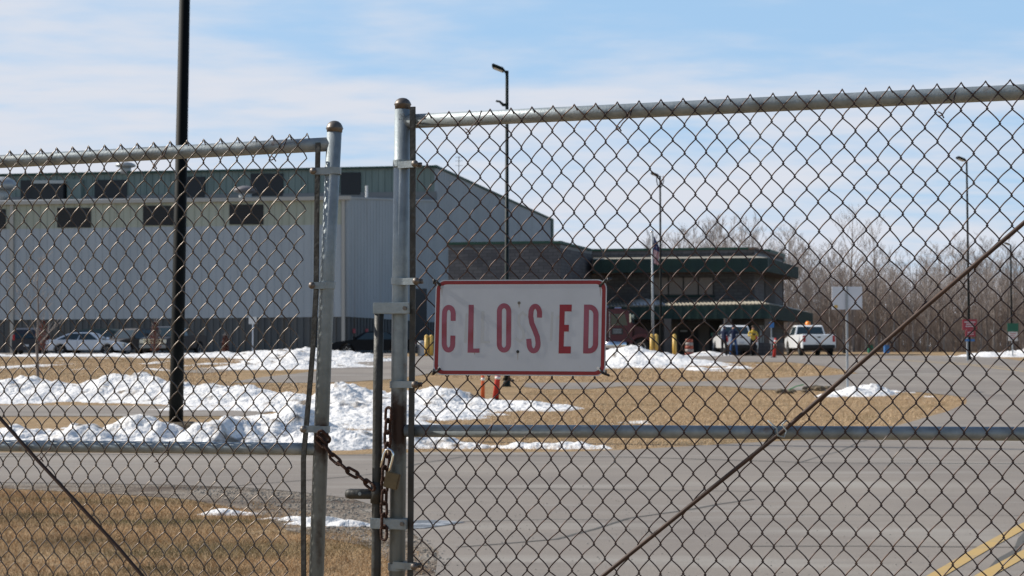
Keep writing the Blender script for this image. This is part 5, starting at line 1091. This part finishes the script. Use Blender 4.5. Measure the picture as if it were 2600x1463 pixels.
# wire fabric
def fabric(pl, pxo, ypeak, pitch, vp, ncol0, ncol1, rows, skew, wr, mname, parent, first):
    """columns counted in half pitches from the peak at pxo; first = drop from peak to the first knot under it"""
    rnd = random.Random(3); O = pl.hit(pxo, ypeak(pxo), 0); hp = pitch / 2
    def node(j, v, n):   # j half columns (float), v metres below the peak line, n offset
        u = j * hp; base = O + pl.u * u; px = CX + F * base.x / base.y; z0 = pl.hit(px, ypeak(px), 0).z
        p = base.copy(); p.z = z0 - v; p += pl.u * (-skew(px) * v) + pl.n * n; return p
    jit = {}
    def jt(j, i):
        if (j, i) not in jit: jit[(j, i)] = (rnd.uniform(-.055, .055) + .22 * fbm(j * .13, i * .19, 1, 3, 3.3), rnd.uniform(-.0019, .0019) + .004 * fbm(j * .11, i * .17, 1, 3, 6.1))
        return jit[(j, i)]
    b = MB(); E = .0021 / hp
    for j in range(ncol0, ncol1):
        par = j % 2   # par 0: left side of this wire lies on a peak column
        # turning levels: start at peak (level 0), alternate sides
        lv = [0.0, first - vp / 2]
        while lv[-1] < rows * vp: lv.append(lv[-1] + vp / 2)
        side = 0 if par == 0 else 1; pts = []; N = 7
        for i in range(len(lv) - 1):
            jl, jr = (j, i if True else 0), (j + 1, i)
            x0 = (j - E if side == 0 else j + 1 + E); x1 = (j + 1 + E if side == 0 else j - E)
            if i == 0: x0 = (j if side == 0 else j + 1)
            a0 = jt(j + side, i); a1 = jt(j + 1 - side, i + 1); v0, v1 = lv[i] + (a0[1] if i else 0), lv[i + 1] + a1[1]; x0 += a0[0] if i else 0; x1 += a1[0]
            sgn = 1 if side == 1 else -1     # going down-left from a right tip = "/" strand, in front
            for k in range(N if i < len(lv) - 2 else N + 1):
                t = k / N; f = t + .24 * math.sin(math.pi * t) / math.pi - .06 * math.sin(2 * math.pi * t) / (2 * math.pi)
                if i == 0: f = t
                pts.append(node(x0 + (x1 - x0) * f, v0 + (v1 - v0) * t, sgn * .0034 * math.sin(math.pi * t) + .001))
            side = 1 - side
        # twisted cut end above the peak
        if par == 0: pts = [node(j - .10, .002, .004), node(j + .05, -.002, .003)] + pts[1:]
        else: pts = [node(j + 1.32, .013, .006), node(j + 1.0, -.0035, .005)] + pts[1:]
        b.tube(pts, wr, 5)
    return b.build('wire_mesh', mname, parent, True, True)
pkR = lambda px: 290.0 + (px - 1089) * (206.0 - 290.0) / (2572 - 1089)
pkL = lambda px: 386.0 + (px - 19) * (350.0 - 386.0) / (649 - 19)
fabric(GR, 1089, pkR, .0571, .0713, -1, 73, 25, lambda px: .011 * max(0, min(1, (2300 - px) / 1200)), .00180, 'wire', gr, .0670)
fabric(GL, 648.5, pkL, .0530, .0703, -65, 6, 25, lambda px: .012 + .034 * max(0, min(1, px / 800)) , .00180, 'wire2', gl, .0640)
# tie wires
def tie(pl, px, y, parent, up=True, s=1.0):
    a = pl.hit(px, y, .006); r = .004; b = MB(); u, z, n = pl.u, Vector((0, 0, 1)), pl.n
    b.tube([a - u * .006 - z * .004, a + u * .004 - z * .001 + n * .004, a + u * .012 + z * .012 + n * .002, a + u * .03 * s + z * .03, a + u * .036 * s + z * .055 - n * .01], .0018, 5)
    b.tube([a + u * .008 - z * .008, a + u * .002 + z * .003 + n * .004, a - u * .006 + z * .008], .0018, 5); b.build('tie_wire', 'wire', parent, True, True)
for px, y in ((1187, 334), (1570, 326), (2388, 292), (1214, 1133)): tie(GR, px, y, gr)
for px, y in ((104, 434), (392, 422), (694, 403), (398, 1170), (104, 1165)): tie(GL, px, y, gl)
b = MB(); c = GR.hit(1984, 1098, .006)
b.tube([c + Vector((-.035, -.004, .03)), c + Vector((-.012, -.006, .010)), c + Vector((-.010, -.006, -.008)), c + Vector((.006, -.008, -.012)), c + Vector((.012, -.008, .004)), c + Vector((0, -.008, .02)), c + Vector((.012, -.006, .03))], .0022, 6); b.build('tie_wire', 'galv', gr, True, True)
# drop rod, brackets, latch on the right leaf
tube_px(GR, [(963, 770), (959, 1000), (955.5, 1400), (945, 2300)], .0, .0130, 18).build('drop_rod', 'galv_dark', gr, True, True)
def clamp(y0, y1, xl, xr, xb, nm):
    A = GR.hit((xl + xr) / 2, (y0 + y1) / 2, .012); hh = abs(GR.hit(xl, y0, .0).z - GR.hit(xl, y1, .0).z) / 2; L = (GR.hit(xr, y0) - GR.hit(xl, y0)).length / 2
    b = MB(); b.obox(A, GR.u * L, GR.n * .0028, Vector((0, 0, hh))); b.obox(A - GR.n * .028, GR.u * L * .95, GR.n * .0022, Vector((0, 0, hh)))
    b.obox(A - GR.u * (L - .001) - GR.n * .014, GR.u * .0025, GR.n * .0155, Vector((0, 0, hh))); o = b.build(nm, 'galv', gr, world=True); bevel(o, .0018)
    c = GR.hit(xb, (y0 + y1) / 2, .0155); b = MB(); b.tube([c - GR.n * .05, c + GR.n * .004], .006, 6); b.build('bolt', 'cap', o, world=True)
clamp(768, 797, 948, 1040, 1028, 'rod_bracket'); clamp(1317, 1344, 941, 1034, 1021, 'rod_bracket')
b = MB(); a, c = GR.hit(879, 1254, .0), GR.hit(960, 1255, .0); b.tube([a, a.lerp(c, .12), c], [.0105, .0138, .0138], 14); la = b.build('latch_arm', 'galv_dark', gr, True, True)
b = MB(); c = GR.hit(914, 1254, .014); b.tube([c - GR.n * .002, c + GR.n * .003], .0045, 10); b.build('rivet', 'galv', la, world=True)
tube_px(GR, [(957, 1225), (956, 1278)], .0, .0165, 18).build('latch_collar', 'galv_dark', gr, True, True)

# ------------------------------------------------------------------ chain and padlock
def link(c, d, s, L, w, r, parent):
    d = d.normalized(); s = (s - d * s.dot(d)).normalized(); pts = []
    for k in range(20):
        a = 2 * math.pi * k / 20; cx_, sy_ = math.cos(a), math.sin(a); pts.append(c + d * (cx_ * w + (L - w) * (1 if cx_ > 0 else -1)) + s * sy_ * w)
    b = MB(); b.tube(pts, r, 8, closed=True); b.build('link', 'rust', parent, True, True)
def chain(label, pts, off, L=.0192, w=.0090, r=.0040):
    W_ = [GR.hit(x, y, o_) for x, y, o_ in pts]; t = thing('chain', label, 'chain', W_[0]); tot = sum((W_[i + 1] - W_[i]).length for i in range(len(W_) - 1)); pitch = 2 * L - 2.0 * r; n = int(tot / pitch)
    for k in range(n):
        s_ = (k + .5) * tot / n; i = 0
        while i < len(W_) - 2 and s_ > (W_[i + 1] - W_[i]).length: s_ -= (W_[i + 1] - W_[i]).length; i += 1
        d = W_[i + 1] - W_[i]; c = W_[i] + d.normalized() * s_; side = GR.u + GR.n * .25 if k % 2 == 0 else GR.n - GR.u * .35
        if abs(d.normalized().x) > .5: side = Vector((0, 0, 1)) + GR.n * .3 if k % 2 == 0 else GR.n + Vector((0, 0, .3))
        link(c, d, side, L, w, r, t)
    return t
chain('rusty chain slung from the leaning post to the latch rod', [(806, 1112, .012), (828, 1136, .012), (851, 1166, .006), (880, 1192, .006), (915, 1212, .006), (948, 1240, .016)], 0)
chain('rusty chain hanging straight down between drop rod and gate post', [(987, 1038, .012), (984, 1095, .014), (984, 1150, .016), (977, 1200, .016), (975, 1290, .016), (975, 1368, .016)], 0)
b0 = chain('rusty chain end looped round the foot of the leaning post band', [(806, 1104, .012), (822, 1108, .012), (836, 1122, .006)], 0)
# rust bleeding down the post where the chain rubs: a thin stain sleeve of its own on the post
pk = thing('padlock', 'open brass padlock with a bright steel shackle hooked on the chain', 'padlock', GR.hit(990, 1220, .03))
fb = [GR.hit(x, y, .036) for x, y in ((980, 1197), (1015, 1206), (1006, 1245), (971, 1236))]; b = MB(); b.prism(fb, [p - GR.n * .015 for p in fb]); bevel(b.build('lock_body', 'brass', pk, world=True), .002)
b = MB(); b.tube(rot_pts(GR, [(966, 1187), (971, 1168), (975, 1152), (980, 1143), (987, 1140), (994, 1144), (998, 1153), (996, 1168), (990, 1188), (987, 1202)], .030), .0033, 10); b.build('shackle', 'chrome', pk, True, True)

# ------------------------------------------------------------------ the sign
SG = thing('closed_sign', 'white metal sign with red border reading CLOSED, tied to the right gate', 'sign', GR.hit(1320, 832, .02))
def zc(u, v): return 1060 + u / 4.8308, 680 + v / 4.83
TL, TR, BR, BL = (1107, 711), (1541, 709.5), (1536.5, 955.5), (1099.5, 952.5)
def bil(s, t): return ((TL[0] * (1 - s) + TR[0] * s) * (1 - t) + (BL[0] * (1 - s) + BR[0] * s) * t, (TL[1] * (1 - s) + TR[1] * s) * (1 - t) + (BL[1] * (1 - s) + BR[1] * s) * t)
def rrect(inset, rad, n=8):
    Wd, Ht = 434.0, 244.0; o = []
    for cx_, cy_, a0 in ((Wd - inset - rad, Ht - inset - rad, 0), (inset + rad, Ht - inset - rad, 90), (inset + rad, inset + rad, 180), (Wd - inset - rad, inset + rad, 270)):
        for k in range(n + 1): a = R(a0 + 90 * k / n); o.append(bil((cx_ + rad * math.cos(a)) / Wd, (cy_ + rad * math.sin(a)) / Ht))
    return o
SO = .020
o_ = rrect(0, 24); b = MB(); fr = [GR.hit(x, y, SO) for x, y in o_]; b.prism(fr, [p - GR.n * .0022 for p in fr]); fixn(b.build('plate', 'sign_white', SG, world=True))
def ring(i0, r0, i1, r1, off):
    A = [GR.hit(x, y, off) for x, y in rrect(i0, r0)]; B_ = [GR.hit(x, y, off) for x, y in rrect(i1, r1)]; n = len(A); b = MB(); b.add(A + B_, [(i, (i + 1) % n, n + (i + 1) % n, n + i) for i in range(n)]); return b
fixn(ring(2.6, 22, 11.6, 17, SO + .0005).build('border', 'sign_red', SG, world=True))
def stroke(paths, m, lab, off=.0006, closed=False):
    b = MB()
    for pts, w in paths:
        n = len(pts); L = []; Q = []
        for i in range(n):
            ws = w[i] if isinstance(w, (list, tuple)) else w
            if closed: a, c = pts[i - 1], pts[(i + 1) % n]
            else: a, c = pts[max(0, i - 1)], pts[min(n - 1, i + 1)]
            dx, dy = c[0] - a[0], c[1] - a[1]; l = math.hypot(dx, dy) or 1; nx2, ny2 = -dy / l * ws / 2, dx / l * ws / 2
            L.append(GR.hit(*zc(pts[i][0] + nx2, pts[i][1] + ny2), SO + off)); Q.append(GR.hit(*zc(pts[i][0] - nx2, pts[i][1] - ny2), SO + off))
        m_ = n if closed else n - 1; b.add(L + Q, [(i, (i + 1) % n, n + (i + 1) % n, n + i) for i in range(m_)])
    o = fixn(b.build('letter', m, SG, world=True)); o['label'] = lab; return o
def poly(ptss, m, lab, off=.0006):
    b = MB()
    for pts in ptss: b.add([GR.hit(*zc(x, y), SO + off) for x, y in pts], [tuple(range(len(pts)))])
    o = fixn(b.build('letter', m, SG, world=True)); o['label'] = lab; return o
def ell(cx_, cy_, rx, ry, a0, a1, n=14): return [(cx_ + rx * math.cos(R(a0 + (a1 - a0) * k / n)), cy_ + ry * math.sin(R(a0 + (a1 - a0) * k / n))) for k in range(n + 1)]
stroke([([(438, 652), (438, 560)] + ell(384, 560, 53, 74, 0, -180)[1:] + [(328, 640), (327, 930)] + ell(380, 930, 52, 80, 180, 0)[1:] + [(434, 832)], 61)], 'faded_red', 'faded letter C')
poly([[(628, 455), (691, 455), (683, 985), (690, 992), (761, 990), (759, 1042), (614, 1042)]], 'faded_red', 'faded letter L')
stroke([(ell(1062, 540, 58, 74, 0, -180) + ell(1060, 935, 57, 76, 180, 0), 61)], 'faded_red', 'faded letter O', closed=True)
stroke([([(1496, 612), (1497, 560)] + ell(1444, 560, 53, 87, 0, -165)[1:] + [(1389, 600), (1402, 680), (1440, 770), (1470, 850), (1479, 920)] + ell(1424, 930, 55, 90, 0, 180)[1:] + [(1364, 872)], 62)], 'faded_red', 'faded letter S')
poly([[(1744, 452), (1893, 452), (1890, 536), (1806, 536), (1801, 700), (1857, 700), (1855, 783), (1798, 783), (1793, 965), (1881, 965), (1879, 1052), (1730, 1052)]], 'deep_red', 'bright red letter E')
stroke([([(2074, 452), (2062, 1052)], 62)], 'faded_red', 'faded letter D')
stroke([([(2095, 482)] + ell(2105, 575, 84, 92, -75, 0) + [(2184, 900)] + ell(2104, 930, 80, 90, 0, 84)[1:] + [(2080, 1021)], 64)], 'faded_red', 'faded letter D bowl', off=.0008)
poly([[(785, 530), (822, 530), (815, 895), (890, 895), (888, 925), (772, 925)]], 'ghost', 'ghost of an older letter L', .0004)
stroke([([(1335, 590), (1290, 545), (1245, 590), (1240, 680), (1300, 780), (1305, 860), (1255, 905), (1205, 860)], 34)], 'ghost', 'ghost of an older letter S', .0004)
poly([[(590, 560), (612, 560), (600, 920), (570, 920)]], 'ghost', 'ghost of an older letter stem', .0004); poly([[(1640, 540), (1668, 540), (1650, 900), (1622, 900)]], 'ghost', 'ghost of an older letter stem', .0004)
for u_, v_, L_ in ((300, 238, 120), (2242, 222, 150), (1246, 440, 60), (1230, 1035, 110), (700, 1040, 30)):
    poly([[(u_ - 9, v_), (u_ + 8, v_), (u_ + 5, v_ + L_ * .6), (u_ + 1, v_ + L_), (u_ - 3, v_ + L_ * .7)]], 'stain', 'rust run below a bolt hole', .0003).name = 'rust_stain'
for u_, v_, m in ((1246, 432, 'cap'), (1230, 1030, 'black_plastic'), (300, 238, 'post_grey'), (2242, 222, 'black_plastic'), (266, 1228, 'reflect'), (2215, 1232, 'reflect')):
    c = GR.hit(*zc(u_, v_), SO + .0008); b = MB(); n = 12; r = .0042; b.add([c + GR.u * r * math.cos(k * math.pi / 6) + Vector((0, 0, r * math.sin(k * math.pi / 6))) for k in range(n)], [tuple(range(n))]); b.build('bolt_hole', m, SG, world=True)
for (x, y), dx, dy in (((1109, 716), -1, 1), ((1536, 713), 1, 1), ((1108, 945), -1, -1), ((1530, 948), 1, -1)):
    c = GR.hit(x, y, SO + .003); b = MB(); b.tube([c - GR.u * .014 * -dx * 1 + Vector((0, 0, .006 * dy)) - GR.n * .015, c + Vector((0, 0, .001)), c - GR.u * .010 * dx - Vector((0, 0, .010 * dy)) - GR.n * .003], .0034, 7); b.tube([c + GR.u * .008 * dx + Vector((0, 0, -.005)), c + GR.u * .008 * dx + Vector((0, 0, .008))], .003, 6); b.build('cable_tie', 'black_plastic', SG, True, True)
